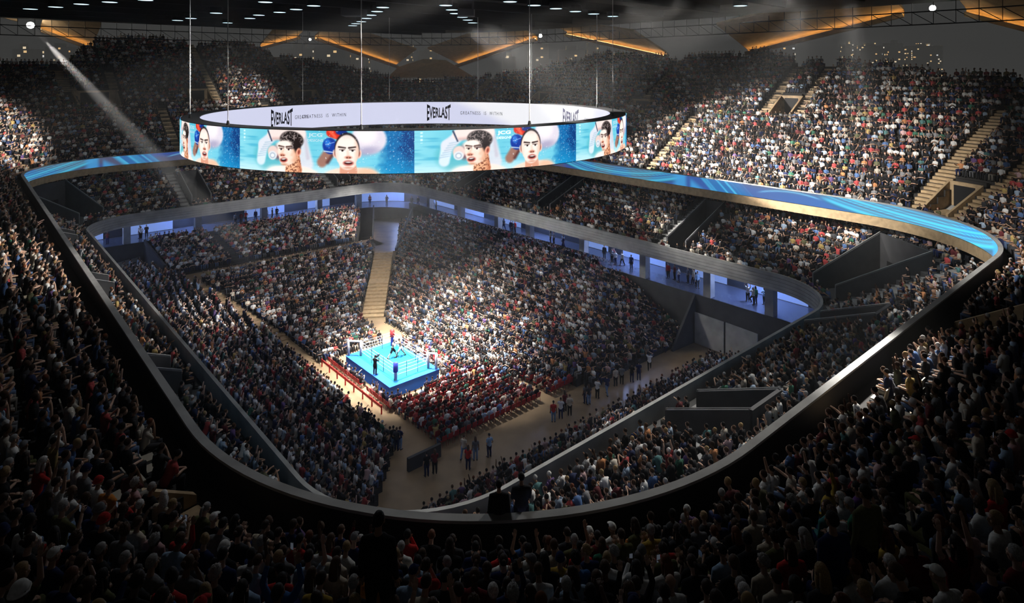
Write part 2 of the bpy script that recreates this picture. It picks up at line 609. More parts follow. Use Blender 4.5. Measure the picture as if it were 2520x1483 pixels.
# bench rows the spectators sit on
def benches(name, rim, d0, z0, pitch, rise, rows_of, cuts, aisles, mat):
    V, F = [], []
    for i in range(rim.n):
        j = (i + 1) % rim.n
        t = rim.s[i] + .3
        if rim.P[i][1] < -4:
            continue
        for k in range(rows_of(t)):
            d = d0 + pitch * (k + .5)
            if in_cut(t, d, cuts, rim.L, .1) or any(a[1] - .3 < d < a[2] + .3 and dist_s(t, a[0], rim.L) < .85 for a in aisles):
                continue
            n = len(V)
            for e in (i, j):
                for dd, zz in ((.40, 0), (.40, .43), (.70, .43), (.70, 0)):
                    p = rim.P[e] + rim.N[e] * (d0 + pitch * k + dd)
                    V.append((p[0], p[1], z0 + rise * k + zz))
            F += [(n, n + 4, n + 5, n + 1), (n + 1, n + 5, n + 6, n + 2), (n + 2, n + 6, n + 7, n + 3), (n, n + 1, n + 2, n + 3), (n + 4, n + 7, n + 6, n + 5)]
    tag(mesh_obj(name, V, F, mat), kind='structure')


benches('floor_upper_bench_rows', RIM2, UP_D0, UP_Z0, UP_PITCH, UP_RISE, up_rows, UP_VOMS, UP_AISLES, M['tread'])
benches('floor_middle_bench_rows', RIM1, MID_D0, MID_Z0, MID_PITCH, MID_RISE, lambda t: MID_ROWS, MID_VOMS, MID_AISLES, M['mid_tread'])

# ================================================================== court, lower bowl
m = MB()
m.box_pq(-56, 48, -42, 42, -.4, 0)
tag(m.build('floor', M['court']), kind='structure')
CONC_Z = 5.0


def stair_line_p(q):       # centre line of the corner stair, then of the corridor to the corner
    return -11.5 - (q - 4.4) * 1.45


BLOCKS = []   # (rows: list of (axis const, z, lo, hi)), axis, facing)
# long side: rows along p, rising outward
rows = []
for j in range(24):
    q = 4.6 + .9 * j
    z = max(0, .19 * (j - 1))
    lo = max(stair_line_p(q) + 2.3, -36.0 + max(0, q - 21) * 1.0)
    hi = 8.5 + min(8.0, (q - 4.6) * 1.3)
    rows.append((q, z, lo, hi))
BLOCKS.append(('q', 1, rows, 'long stand beyond the ring'))
# far end: two banks with a cross aisle
rows = []
for j in range(26):
    p = -4.2 - .9 * j
    z = max(0, .2 * (j - 9))
    hiq = 4.4 + (-11.5 - p) / 1.45 - 2.0 if p < -11.5 else 2.5 - (p + 11.5) * .18
    rows.append((p, z, -5.6 - max(0, (-p - 12)) * .3, min(15.5, hiq)))
BLOCKS.append(('p', -1, rows, 'far end bank'))
rows = []
for j in range(14):
    p = -31.3 - .9 * j
    rows.append((p, 3.4 + .11 * j, -12.2, 12.5 + min(6.0, j * .55)))
BLOCKS.append(('p', -1, rows, 'far end upper bank'))
# near long side
rows = []
for j in range(22):
    q = -6.9 - .9 * j
    rows.append((q, .21 * j, max(-38 + max(0, j - 15) * .5, -12 - (.8 + .9 * j) / .3), 12.5 + .9 * j * 1.15))
BLOCKS.append(('q', -1, rows, 'near long stand'))
# near end bank
rows = []
for j in range(17):
    p = 21.0 + .9 * j
    rows.append((p, .26 * (j + 1), -10.5, 23.0))
BLOCKS.append(('p', 1, rows, 'near end bank'))


def near_height(z, p):
    """the near long stand climbs towards the far end along with the cross aisle"""
    return max(z, min(3.3, .222 * (-12.3 - p)))


def row_height(nm, z, p):
    if nm == 'near long stand':
        return near_height(z, p)
    if nm == 'long stand beyond the ring':          # its rows run down to the court at the near end
        return max(0, min(z, .46 * (16.9 - p)))
    return max(z, 0)


for ax, sg, rows, nm in BLOCKS:
    m = MB()
    for c, z, lo, hi in rows:
        a, b = (c - .05, c + .85) if sg > 0 else (c - .85, c + .05)
        if nm == 'near long stand' or nm == 'long stand beyond the ring':
            n_ = int((hi - lo) / .9) + 1
            w_ = (hi - lo) / n_
            for e in range(n_):
                h_ = row_height(nm, z, lo + w_ * (e + .5))
                if h_ > .01: m.box_pq(lo + w_ * e, lo + w_ * (e + 1), a, b, 0, h_)
            continue
        if z <= 0.01:
            continue
        if ax == 'q':
            m.box_pq(lo, hi, a, b, 0, z)
        else:
            m.box_pq(a, b, lo, hi, 0, z)
    tag(m.build('floor_' + nm.replace(' ', '_'), M['tread']), kind='structure')
    m = MB()
    for c, z, lo, hi in rows:
        a, b = (c + .30, c + .58) if sg > 0 else (c - .58, c - .30)
        n_ = max(1, int((hi - lo) / .9) + 1) if 'stand' in nm else 1
        w_ = (hi - lo - .4) / n_
        for e in range(n_):
            l0, l1 = lo + .2 + w_ * e, lo + .2 + w_ * (e + 1)
            h_ = row_height(nm, z, (l0 + l1) / 2 if ax == 'q' else 0)
            if ax == 'q': m.box_pq(l0, l1, a, b, h_, h_ + .43)
            else: m.box_pq(a, b, l0, l1, h_, h_ + .43)
    tag(m.build('floor_benches_' + nm.replace(' ', '_'), M['tread']), kind='structure')
# stepped aisle between the far bank and the near long stand
m = MB()
for k in range(18):
    p0_, p1_ = -11.6 - .9 * k, -12.5 - .9 * k
    q_ = -6.15 - .3 * max(0, -12.0 - (p0_ + p1_) / 2)
    h_ = max(.04, min(3.25, .215 * (-12.0 - p1_)))
    m.box_pq(p1_, p0_, q_ - 1.25, q_ + .95, 0, h_)
tag(m.build('floor_stepped_aisle', M['court']), kind='structure')
# cross aisle, corridor and corner wall
m = MB()
m.box_pq(-31.3, -27.4, -13.5, 15.2, 0, 3.2)
tag(m.build('floor_cross_aisle', M['court']), kind='structure')
st0, st1 = W(-11.0, 4.1), W(-24.2, 13.2)
dirv = (st1 - st0).normalized()
nor = Vector((-dirv.y, dirv.x, 0))
m = MB()
NS = 18
Ls = (st1 - st0).length
x = 0
zz = 0
for k in range(NS + 1):
    dx = 1.9 if k == 9 else (Ls - 1.9) / NS
    zz += 3.2 / (NS + 1)
    a, b = st0 + dirv * x, st0 + dirv * (x + dx + .02)
    m.hexa([(v.x, v.y, 0) for v in (a - nor * 1.25, b - nor * 1.25, b + nor * 1.25, a + nor * 1.25)],
           [(v.x, v.y, zz) for v in (a - nor * 1.25, b - nor * 1.25, b + nor * 1.25, a + nor * 1.25)])
    x += dx
tag(m.build('floor_corner_stair', M['tan']), kind='structure')
m = MB()
st2 = W(-40.5, 24.5)
q4 = [st1 - nor * 1.6, st2 - nor * 3.4, st2 + nor * 3.4, st1 + nor * 1.6]
m.hexa([(v.x, v.y, 0) for v in q4], [(v.x, v.y, 3.2) for v in q4])
tag(m.build('floor_corner_corridor', M['court']), kind='structure')
m = MB()
m.wall(q4[0], q4[1], .2, 3.2, 3.6, 3.2, 5.6)
m.wall(q4[3], q4[2], .2, 3.2, 3.6, 3.2, 5.6)
m.wall(W(16.9, 22.6), W(17.1, 26.4), .25, 0, .2, 0, 5.0)
m.wall(W(-44, -12.5), W(-30.2, -12.5), .25, 0, 5.4, 0, 4.2)
tag(m.build('wall_block_ends', M['dark_concrete']), kind='structure')
# panels on the corner walls
m = MB()
for (a, b) in ((W(17.4, 26.0), W(20.8, 25.9)), (W(21.0, 25.9), W(24.5, 25.6)), (W(-43.4, -13.2), W(-40.8, -19.5)), (W(-40.6, -19.7), W(-38.2, -22.5))):
    m.wall(a, b, .12, .1, 3.3)
tag(m.build('wall_corner_panels', M['concrete']), kind='structure')

# ================================================================== concourse behind the bowl
RIMC.loft('wall_bowl_top', [(0, 0), (0, CONC_Z), (.12, CONC_Z + .02), (.12, CONC_Z)], M['dark_concrete'])
RIMC.loft('floor_concourse', [(.12, CONC_Z), (5.2, CONC_Z)], M['conc_floor'])
RIMC.loft('wall_concourse', [(5.3, CONC_Z), (5.3, 9.4)], M['dim_wall'])
RIMC.loft('window_1', [(.06, CONC_Z + .02), (.06, CONC_Z + 1.05)], glass)
NPAN = 30
for k in range(NPAN):
    w = RIMC.L / NPAN
    t = k * w
    if k % 7 == 3:
        continue
    fr = .62 if k % 2 else .8
    o = RIMC.loft('wall_glow_panel', [(5.15, CONC_Z + .05), (5.15, 8.8)], M['blue_wall'], t0=t, t1=t + w * fr)  # panel glow stands in for blue light washing the wall
for (p, q) in ((-15.8, 27.1), (-8.9, 26.9), (1.0, 26.9), (10.3, 26.9), (18.5, 26.9), (25.2, 26.9), (31.8, 24.6), (-24.5, 26.9), (-33, 26.9), (-44.9, -14.5), (-44.9, -5.5), (-44.9, 4), (-44.9, 13), (-44.6, 20), (-42.6, -21.5)):
    m = MB()
    m.box_pq(p - .42, p + .42, q - .42, q + .42, 0, 9.6)
    tag(m.build('column', M['concrete']), kind='structure')
# blue light of the concourse
for k in range(16):
    p, n = RIMC.at(RIMC.L * (k + .5) / 16, 3.0, 8.7)
    if p.y < 40: continue
    l = bpy.data.lights.new('concourse_light', 'POINT')
    l.energy, l.color, l.shadow_soft_size = 1300, (.38, .52, 1.0), .4
    o = bpy.data.objects.new('concourse_light', l)
    COL.objects.link(o)
    o.location = p

# ================================================================== roof
V = []
F = []
n = RIMR.n
for z in (36.5, 37.3):
    V += [(p[0], p[1], z) for p in RIMR.P]
F = [tuple(range(n))[::-1], tuple(range(n, 2 * n))] + [(i, (i + 1) % n, n + (i + 1) % n, n + i) for i in range(n)]
tag(mesh_obj('ceiling', V, F, M['roof']), kind='structure')
m = MB()
m.box_pq(-44, 40, -30, 31, 35.7, 36.4)
tag(m.build('ceiling_dark_grid', M['grid']), kind='structure')
m = MB()
for k in range(12):                              # beams crossing the dark grid
    p = -42 + 7.4 * k
    m.box_pq(p - .15, p + .15, -30, 31, 34.9, 35.7)
tag(m.build('ceiling_beams', M['grid']), kind='structure')
m = MB()
m.box(-150, 150, -8, 190, -.3, 36.2)
tag(m.build('haze', HAZE), 'thin smoky haze filling the whole hall under the roof', 'haze', kind='stuff')


def on_plane(px, py, axis, val):
    """point of the wall plane p = val or q = val seen in the direction of an image position"""
    d = np.array([(px - 1260) / FPX, 1.0])
    ax = UU if axis == 'p' else VV
    t = (val + CEN @ ax) / (d @ ax)
    return Vector((d[0] * t, t, EYE + (YH - py) / FPX * t))


# zigzag wooden roof arms with a warm light line along the lower edge
ARMS = [((-70, 10), (42, 40), 'p', -83), ((100, 66), (228, 113), 'p', -83), ((640, 111), (735, 86), 'p', -83), ((775, 89), (976, 158), 'p', -83),
        ((1128, 156), (1322, 90), 'q', 61), ((1395, 78), (1640, 131), 'q', 61), ((1840, 122), (2225, 25), 'q', 61), ((2378, 22), (2560, 68), 'q', 61)]
for i, (a, b, ax, val) in enumerate(ARMS):
    A, B = on_plane(*a, ax, val), on_plane(*b, ax, val)
    inn = (Vector((UU[0], UU[1], 0)) if ax == 'p' else -Vector((VV[0], VV[1], 0)))
    hi, lo = (A, B) if A.z > B.z else (B, A)
    hi2, lo2 = hi + inn * 9 + Vector((0, 0, 2.6)), lo + inn * 9 + Vector((0, 0, 3.4))
    th = Vector((0, 0, .35))
    root = empty('roof_brace', (A + B) / 2)
    m = MB()
    m.hexa([v - root.location for v in (hi, lo, lo2, hi2)], [v + th - root.location for v in (hi, lo, lo2, hi2)])
    m.build('soffit', M['soffit'], root)
    m = MB()
    off = Vector((0, 0, -.42)) + inn * .45
    m.tube([hi + off - root.location, lo + off - root.location], [.045, .045], 6)
    m.build('light_strip', M['led'], root)
    m = MB()
    c0_, c1_ = inn * .95 + Vector((0, 0, -.95)), inn * .95 + Vector((0, 0, -.34))
    m.hexa([v + c0_ - root.location for v in (hi, lo)] + [v + c0_ - inn * .9 - root.location for v in (lo, hi)], [v + c1_ - root.location for v in (hi, lo)] + [v + c1_ - inn * .05 - root.location for v in (lo, hi)])
    m.build('light_cove', M['soffit'], root)
    m = MB()
    lip = inn * -.15
    m.hexa([v - root.location for v in (hi + lip - th * 2.4, lo + lip - th * 2.4, lo - th * 2.4, hi - th * 2.4)], [v - root.location for v in (hi + lip, lo + lip, lo, hi)])
    m.build('edge_board', M['soffit'], root)
    where = ['at the left end of the glazing', 'under the largest floodlight', 'behind the tallest block of seats', 'between small round lamp and far corner',
             'between far corner and middle floodlight', 'right of the middle floodlight', 'left of the top corner floodlight', 'right of the top corner floodlight'][i]
    tag(root, 'wood-clad roof arm with warm light line ' + where, 'roof beam', 'wood-clad roof arms')
# low wooden canopy in the far corner
m = MB()
cp = [on_plane(x, y, 'p', -83) for x, y in ((962, 190), (985, 168), (1050, 148), (1052, 190))] + [on_plane(x, y, 'q', 61) for x, y in ((1052, 148), (1098, 152), (1168, 192))]
pts = [on_plane(958, 192, 'p', -83), on_plane(985, 167, 'p', -83), on_plane(1045, 148, 'p', -83), on_plane(1100, 151, 'q', 61), on_plane(1168, 192, 'q', 61)]
inn = (Vector((UU[0], UU[1], 0)) - Vector((VV[0], VV[1], 0))).normalized()
V = [tuple(p) for p in pts] + [tuple(p + inn * 1.5 + Vector((0, 0, .3))) for p in pts]
k = len(pts)
F = [tuple(range(k)), tuple(range(k, 2 * k))[::-1]] + [(i, (i + 1) % k, k + (i + 1) % k, k + i) for i in range(k)]
o = mesh_obj('roof_canopy', V, F, M['soffit'])
tag(o, 'low curved wooden canopy over the far corner of the upper seats', 'canopy')
# lattice truss round the edge of the deck
m = MB()
pts = [RIMR.at(t, -1.0, 0)[0] for t in np.arange(0, RIMR.L, 2.2)]
pts = [p for p in pts if p.y > 20]
lat = [RIMR.at(t, -1.0, 0)[0] for t in np.arange(0, RIMR.L, 2.2)]
root = empty('roof_truss', (float(CEN[0]), float(CEN[1]), 35))
m1, m2, m3 = MB(), MB(), MB()
for i in range(len(lat)):
    a, b = lat[i] - root.location, lat[(i + 1) % len(lat)] - root.location
    if lat[i].y < 30: continue
    for z, mm_ in ((33.9, m1), (35.4, m3)):
        mm_.tube([(a.x, a.y, z - 35), (b.x, b.y, z - 35)], [.07, .07], 4)
    m2.tube([(a.x, a.y, 33.9 - 35), (b.x, b.y, 35.4 - 35)], [.045, .045], 4)
    m2.tube([(a.x, a.y, 33.9 - 35), (a.x, a.y, 36.5 - 35)], [.045, .045], 4)
m1.build('chord', M['steel'], root)
m3.build('chord', M['steel'], root)
m2.build('lattice', M['steel'], root)
tag(root, 'long dark steel lattice truss curving under the roof edge', 'truss')

# floodlights at the gable peaks
FLOODS = [((75, 62), 'p', -80, .55, 'largest floodlight, high at the left end of the roof'), ((763, 97), 'p', -80, .25, 'small round lamp at the roof peak behind the far stand'),
          ((1330, 88), 'q', 58.5, .36, 'bright floodlight at the roof peak above the middle of the long stand'), ((2295, 20), 'q', 58.5, .36, 'bright floodlight at the roof peak near the top corner')]
for (px, ax, val, r, lab) in FLOODS:
    P = on_plane(*px, ax, val)
    root = empty('floodlight', P)
    inn = (Vector((UU[0], UU[1], 0)) if ax == 'p' else -Vector((VV[0], VV[1], 0)))
    V, F = ball_mesh((0, 0, 0), r, 16, 10)
    mesh_obj('lens', V, F, M['flood'], root, True)
    m = MB()
    m.tube([-inn * (r * 1.1), -inn * (r * .3)], [r * .7, r * 1.05], 14)
    m.build('housing', M['black'], root)
    m = MB()
    m.tube([-inn * r + Vector((0, 0, r * .5)), Vector((0, 0, 37 - P.z)) - inn * r], [.08, .08], 6)
    m.build('bracket', M['steel'], root)
    tag(root, lab, 'floodlight', 'roof floodlights')

# the beam of the largest floodlight shown by an added cone of denser smoke
fp = on_plane(75, 62, 'p', -79)
fa_ = W(-12, -4, 2)
spot('floodlight_beam', fp, fa_, 500000, 3.6, .5, (1, .96, .9), .3)
fd = (fa_ - fp).normalized()
PL = HAZE.copy()
PL.name = 'beam_smoke'
for nd in PL.node_tree.nodes:
    if nd.type == 'VOLUME_SCATTER': nd.inputs['Density'].default_value = .022
V, F = tube_mesh([fd * 7, fd * 11, fd * 22, fd * 46, fd * 62, fd * 68], [.1, .5, .95, 1.75, 2.1, .9], 14)
o = mesh_obj('smoke', V, F, PL)
o.location = fp
tag(o, 'cone of denser smoke added to show the slanting light beam of the largest floodlight', 'smoke', kind='stuff')

# pendant lamps under the dark grid
PEND = [(75, 22), (137, 17), (200, 10), (270, 5), (358, 0), (437, 50), (470, 45), (532, 32), (560, 56), (615, 45), (637, 37), (653, 5), (688, 30), (729, 23), (772, 14), (942, 18), (928, 28), (913, 37),
        (902, 45), (889, 53), (876, 58), (868, 63), (1097, 13), (1112, 24), (1121, 33), (1138, 42), (1151, 49), (1163, 56), (1255, 4), (1315, 13), (1368, 21), (1416, 28), (1461, 34), (1508, 40), (1822, 14)]
for i, (x, y) in enumerate(PEND):
    z = 34.6
    d = FPX * (z - EYE) / (YH - y)
    P = Vector(((x - 1260) / FPX * d, d, z))
    root = empty('pendant_lamp', P)
    V, F = tube_mesh([(0, 0, .0), (0, 0, .62), (0, 0, .8)], [.68, .66, .3], 18, cap=False)
    mesh_obj('lamp_shade', V, F, M['black'], root)
    V = [(0, 0, -.02)] + [(.6 * math.cos(a), .6 * math.sin(a), -.02) for a in np.linspace(0, 2 * PI, 24, endpoint=False)]
    F = [(0, 1 + (k + 1) % 24, 1 + k) for k in range(24)]
    mesh_obj('diffuser', V, F, M['lamp'], root)
    V, F = tube_mesh([(0, 0, .75), (0, 0, 1.9)], [.03, .03], 5)
    mesh_obj('stem', V, F, M['steel'], root)
    row = 'left rows of the ceiling' if x < 800 else 'slanting row above the left of the ring board' if x < 1000 else 'slanting row above the right of the ring board' if x < 1200 else 'row leading right towards the long stand' if x < 1600 else 'spot alone towards the right of the ceiling'
    tag(root, 'round pale blue pendant lamp, ' + row, 'lamp', 'pendant lamps, ' + row)
for (x0, x1, y0, y1, lab) in ((838, 892, -30, 38, 'dark square ceiling box beside the left slanting lamp row'), (1126, 1166, -30, 38, 'dark square ceiling box beside the right slanting lamp row')):
    d = 66.0
    m = MB()
    X0, X1 = (x0 - 1260) / FPX * d, (x1 - 1260) / FPX * d
    m.box(X0, X1, d, d + 2, EYE + (YH - y1) / FPX * d, 36.0)
    tag(m.build('ceiling_box', M['roof']), lab, 'duct', 'ceiling boxes')

# ================================================================== night city beyond the open roof edge
gm = bpy.data.materials.new('lit_windows')
gm.use_nodes = True
nt = gm.node_tree
b = nt.nodes['Principled BSDF']
b.inputs['Base Color'].default_value = (.92, .92, .9, 1)  # pale walls stand in for the night haze over the city
b.inputs['Roughness'].default_value = .8
tc = nt.nodes.new('ShaderNodeTexCoord')
mp = nt.nodes.new('ShaderNodeVectorMath'); mp.operation = 'DIVIDE'; mp.inputs[1].default_value = (1.5, 1.5, 1.9)
fl = nt.nodes.new('ShaderNodeVectorMath'); fl.operation = 'FLOOR'
fr = nt.nodes.new('ShaderNodeVectorMath'); fr.operation = 'FRACTION'
wnz = nt.nodes.new('ShaderNodeTexWhiteNoise'); wnz.noise_dimensions = '3D'
nt.links.new(tc.outputs['Object'], mp.inputs[0])
nt.links.new(mp.outputs[0], fl.inputs[0])
nt.links.new(mp.outputs[0], fr.inputs[0])
nt.links.new(fl.outputs[0], wnz.inputs['Vector'])
gt = nt.nodes.new('ShaderNodeMath'); gt.operation = 'GREATER_THAN'; gt.inputs[1].default_value = .90
nt.links.new(wnz.outputs['Value'], gt.inputs[0])
sep = nt.nodes.new('ShaderNodeSeparateXYZ')
nt.links.new(fr.outputs[0], sep.inputs[0])
g2 = nt.nodes.new('ShaderNodeMath'); g2.operation = 'GREATER_THAN'; g2.inputs[1].default_value = .45
nt.links.new(sep.outputs[2], g2.inputs[0])
mu = nt.nodes.new('ShaderNodeMath'); mu.operation = 'MULTIPLY'
nt.links.new(gt.outputs[0], mu.inputs[0]); nt.links.new(g2.outputs[0], mu.inputs[1])
rp = nt.nodes.new('ShaderNodeValToRGB')
rp.color_ramp.elements[0].color = (1, .45, .12, 1)
rp.color_ramp.elements[1].color = (.9, .95, 1, 1)
e = rp.color_ramp.elements.new(.6); e.color = (1, .72, .35, 1)
nt.links.new(wnz.outputs['Color'], rp.inputs['Fac'])
nt.links.new(rp.outputs['Color'], b.inputs['Emission Color'])
ms = nt.nodes.new('ShaderNodeMath'); ms.operation = 'MULTIPLY'; ms.inputs[1].default_value = .75
nt.links.new(mu.outputs[0], ms.inputs[0])
nt.links.new(ms.outputs[0], b.inputs['Emission Strength'])
CITY = [(30, 70, 120, 300, 'low'), (110, 165, 115, 420, ''), (690, 770, 118, 360, ''), (775, 850, 108, 300, ''), (860, 905, 140, 380, ''), (1000, 1012, 106, 420, ''), (1030, 1075, 124, 460, ''),
        (1236, 1268, 140, 330, ''), (1300, 1350, 108, 420, ''), (1375, 1440, 122, 380, ''), (1448, 1475, 104, 420, ''), (1500, 1600, 128, 500, ''), (1886, 1958, 38, 420, ''),
        (2080, 2100, 108, 600, ''), (2120, 2180, 112, 560, ''), (2190, 2222, 106, 500, ''), (2250, 2320, 112, 600, '')]
CLAB = ['pale low tower block under the left floodlight', 'wide office block beneath the left floodlight', 'office block left of the small round lamp', 'office block right of the small round lamp', 'low block beside the suspension cable',
        'thin tower above the far corner', 'broad distant block above the far corner', 'white-lit block left of the middle floodlight', 'office block behind the middle floodlight', 'block right of the middle floodlight', 'narrow tower at the foot of the roof arm',
        'wide low block behind the long stand', 'tall tower with many lit windows above the roof arm', 'narrow distant block beyond the open stair', 'broad distant block beyond the long stand', 'orange-lit distant tower beyond the long stand', 'last distant block towards the corner glazing']
for (x0, x1, yt, d, _), lab in zip(CITY, CLAB):
    cx = ((x0 + x1) / 2 - 1260) / FPX * d
    w = (x1 - x0) / FPX * d
    zt = EYE + (YH - yt) / FPX * d
    m = MB()
    m.box(-w / 2, w / 2, 0, max(10, w * .7), -12, zt)
    m.box(-w / 5, w / 5, w * .2, w * .4, zt, zt + 2.5)
    o = m.build('office_building', gm)
    o.location = (cx, d, 0)
    tag(o, lab, 'building', 'night city blocks')
m = MB()
m.box(-900, 900, 130, 1500, -13, -12)
tag(m.build('ground', M['white']), kind='structure')  # unseen, made pale to bounce sky light onto the city blocks


# ================================================================== circular video board
BC, BR, BZ0, BZ1, BTH = (-9.45, 62.0), 20.2, 21.72, 24.6, 1.4


def sstep(e0, e1, x):
    t = np.clip((x - e0) / (e1 - e0), 0, 1)
    return t * t * (3 - 2 * t)


def vnoise(x, y, seed=0):
    xi, yi = np.floor(x).astype(np.int64), np.floor(y).astype(np.int64)
    xf, yf = x - xi, y - yi

    def h(a, b):
        n = (a * 374761393 + b * 668265263 + seed * 1442695) & 0x7fffffff
        n = (n ^ (n >> 13)) * 1274126177 & 0x7fffffff
        return ((n ^ (n >> 16)) & 0xffff) / 65535.
    u, v = xf * xf * (3 - 2 * xf), yf * yf * (3 - 2 * yf)
    return (h(xi, yi) * (1 - u) + h(xi + 1, yi) * u) * (1 - v) + (h(xi, yi + 1) * (1 - u) + h(xi + 1, yi + 1) * u) * v


class Paint:
    """paints the programme shown on a video screen, x and y in metres on the screen"""

    def __init__(s, X, Y):
        s.X, s.Y = X, Y
        s.C = np.zeros(X.shape + (3,))

    def mix(s, mask, col):
        col = np.asarray(col, float)
        s.C = s.C * (1 - mask[..., None]) + col * mask[..., None]

    def ell(s, cx, cy, rx, ry, col, soft=.06, rot=0.0, clip=None, alpha=1.0):
        c, sn = math.cos(rot), math.sin(rot)
        dx, dy = s.X - cx, s.Y - cy
        d = (np.sqrt(((dx * c + dy * sn) / rx) ** 2 + ((-dx * sn + dy * c) / ry) ** 2) - 1) * min(rx, ry)
        mk = (1 - sstep(-soft, soft, d)) * alpha
        if clip is not None: mk = mk * clip
        s.mix(mk, col)
        return mk

    def cap(s, a, b, r0, r1, col, soft=.06, alpha=1.0, clip=None):
        ax, ay = a
        bx, by = b
        L2 = (bx - ax) ** 2 + (by - ay) ** 2
        t = np.clip(((s.X - ax) * (bx - ax) + (s.Y - ay) * (by - ay)) / L2, 0, 1)
        d = np.hypot(s.X - ax - t * (bx - ax), s.Y - ay - t * (by - ay)) - (r0 + (r1 - r0) * t)
        mk = (1 - sstep(-soft, soft, d)) * alpha
        if clip is not None: mk = mk * clip
        s.mix(mk, col)
        return mk


def paint_fight_poster(nx, ny, width, height):
    x = (np.arange(nx) + .5) / nx * width
    y = (np.arange(ny) + .5) / ny * height
    X, Y = np.meshgrid(x, y)
    p = Paint(X, Y)
    n1 = vnoise(X * 1.3, Y * 1.3, 1)
    n2 = vnoise(X * 5, Y * 5, 2)
    n3 = vnoise(X * 16, Y * 16, 3)
    st = vnoise(X * .8, Y * 9, 4)
    # background: pale cyan on the left, deep torn blue at the right end
    p.C[:] = (.42, .80, .88)
    p.mix(sstep(2.6, .2, X) * .55, (.62, .9, .95))
    p.mix(sstep(.55, 1.0, st) * .5, (.14, .62, .78))
    p.mix(sstep(5.0, 7.5, X) * sstep(2.9, 1.4, Y) * .5, (.55, .86, .95))
    edge = X + .5 * (n2 - .5) + .35 * (vnoise(Y * 4, Y * 0, 8) - .5) + (Y - 1.4) * .12
    dk = sstep(10.0, 11.2, edge)
    p.mix(dk * .95, (.07, .40, .66))
    p.mix(sstep(11.5, 12.3, edge) * .85, (.03, .20, .46))
    p.mix(dk * sstep(.62, .8, n3) * .55, (.25, .66, .86))
    p.mix(sstep(1.6, .0, Y) * sstep(9.6, 11.5, X) * .7, (.10, .62, .84))
    p.mix(sstep(1.1, .0, Y) * sstep(9.8, 7.0, X) * .75, (.86, .97, .98))
    # pale strip of small vertical marks at the left
    p.mix(((np.abs(X - .45) < .07) & (Y > 2.0) & (np.sin(Y * 26) > -.1)).astype(float) * .9, (.85, .98, 1.))
    # fighter A: raised arm, fist with wristwatch, shoulders, neck, head
    p.ell(2.6, 1.1, 1.2, 1.0, (.30, .70, .74), .25, alpha=.6)
    p.cap((4.9, 3.0), (5.5, .6), .42, .5, (.93, .90, .93), .15, alpha=.85)
    p.cap((5.35, 2.8), (5.6, 1.0), .1, .12, (.78, .74, .80), .12, alpha=.6)
    p.cap((1.95, .75), (2.15, 1.8), .36, .40, (.86, .93, .97), .1)
    p.cap((2.15, 1.8), (2.95, 2.45), .42, .36, (.88, .90, .94), .1)
    for k in range(7):
        p.cap((1.65 + k * .11, 1.0 + k * .16), (2.3 + k * .11, 1.1 + k * .16), .035, .02, (.62, .74, .82), .05, alpha=.7)
    p.cap((2.85, 2.55), (5.0, 2.62), .36, .46, (.96, .89, .87), .1)
    p.cap((2.95, 2.22), (4.6, 2.3), .1, .12, (.80, .62, .60), .12, alpha=.6)
    p.cap((2.55, 2.78), (2.85, 2.1), .06, .05, (.15, .22, .35), .04)
    p.ell(3.35, 1.35, .34, .5, (.50, .34, .38), .15)
    p.ell(2.95, 1.35, .42, .42, (.93, .83, .80), .08)
    p.ell(2.92, 1.1, .34, .3, (.90, .92, .94), .06)
    p.ell(2.92, 1.1, .22, .2, (.66, .72, .78), .05)
    p.ell(2.92, 1.1, .15, .13, (.93, .95, .97), .04)
    p.ell(4.45, -.25, 2.05, .72, (1.0, .93, .88), .1)
    p.ell(3.2, -.1, .8, .5, (1.0, .97, .94), .2)
    nk = p.cap((4.55, .2), (4.55, .95), .62, .48, (.96, .72, .56), .05)
    p.mix(nk * sstep(.5, .72, n3) * .75, (.42, .20, .14))
    p.mix(nk * sstep(4.7, 5.1, X) * .5, (.65, .30, .18))
    X0_, Y0_ = p.X, p.Y
    p.X, p.Y = (X - 4.15) / 1.2 + 4.15, (Y - 1.3) / 1.15 + 1.3
    X, Y = p.X, p.Y
    hd = p.ell(4.12, 1.42, .66, .80, (1.0, .92, .86), .05, .12)
    jw = p.ell(4.0, .95, .42, .40, (1.0, .90, .83), .05)
    face = np.maximum(hd, jw)
    p.mix(face * sstep(4.25, 4.75, X + .15 * n2) * .75, (.90, .62, .46))
    p.mix(face * sstep(4.55, 4.85, X) * .5, (.62, .34, .24))
    hr = p.ell(4.36, 2.08, .74, .52, (.10, .07, .07), .06, -.12)
    p.mix(hr * sstep(.52, .66, n3) * .8, (.62, .56, .55))
    p.ell(4.72, 1.75, .22, .42, (.12, .08, .08), .08)
    p.ell(3.88, 1.78, .50, .26, (1.0, .95, .91), .08, .1)
    p.ell(4.80, 1.38, .15, .24, (.95, .66, .55), .04, -.2)
    p.ell(4.82, 1.38, .07, .14, (.60, .26, .20), .04, -.2)
    for ex in (3.72, 4.2):
        p.cap((ex - .17, 1.66 + (.05 if ex < 4 else .0)), (ex + .17, 1.66 + (.0 if ex < 4 else .06)), .045, .03, (.28, .16, .13), .04)
        p.ell(ex, 1.52, .14, .06, (.96, .93, .92), .03)
        p.ell(ex - .02, 1.52, .06, .06, (.10, .06, .05), .02)
        p.cap((ex - .15, 1.57), (ex + .15, 1.57), .02, .02, (.35, .18, .14), .03)
    p.cap((3.86, 1.5), (3.72, 1.22), .05, .1, (.97, .80, .70), .08, alpha=.8)
    p.ell(3.78, 1.17, .17, .08, (.80, .50, .40), .05)
    p.ell(3.72, 1.15, .05, .03, (.35, .14, .10), .03)
    p.ell(3.87, 1.15, .04, .03, (.35, .14, .10), .03)
    p.ell(3.86, .88, .25, .15, (.78, .40, .35), .04, .08)
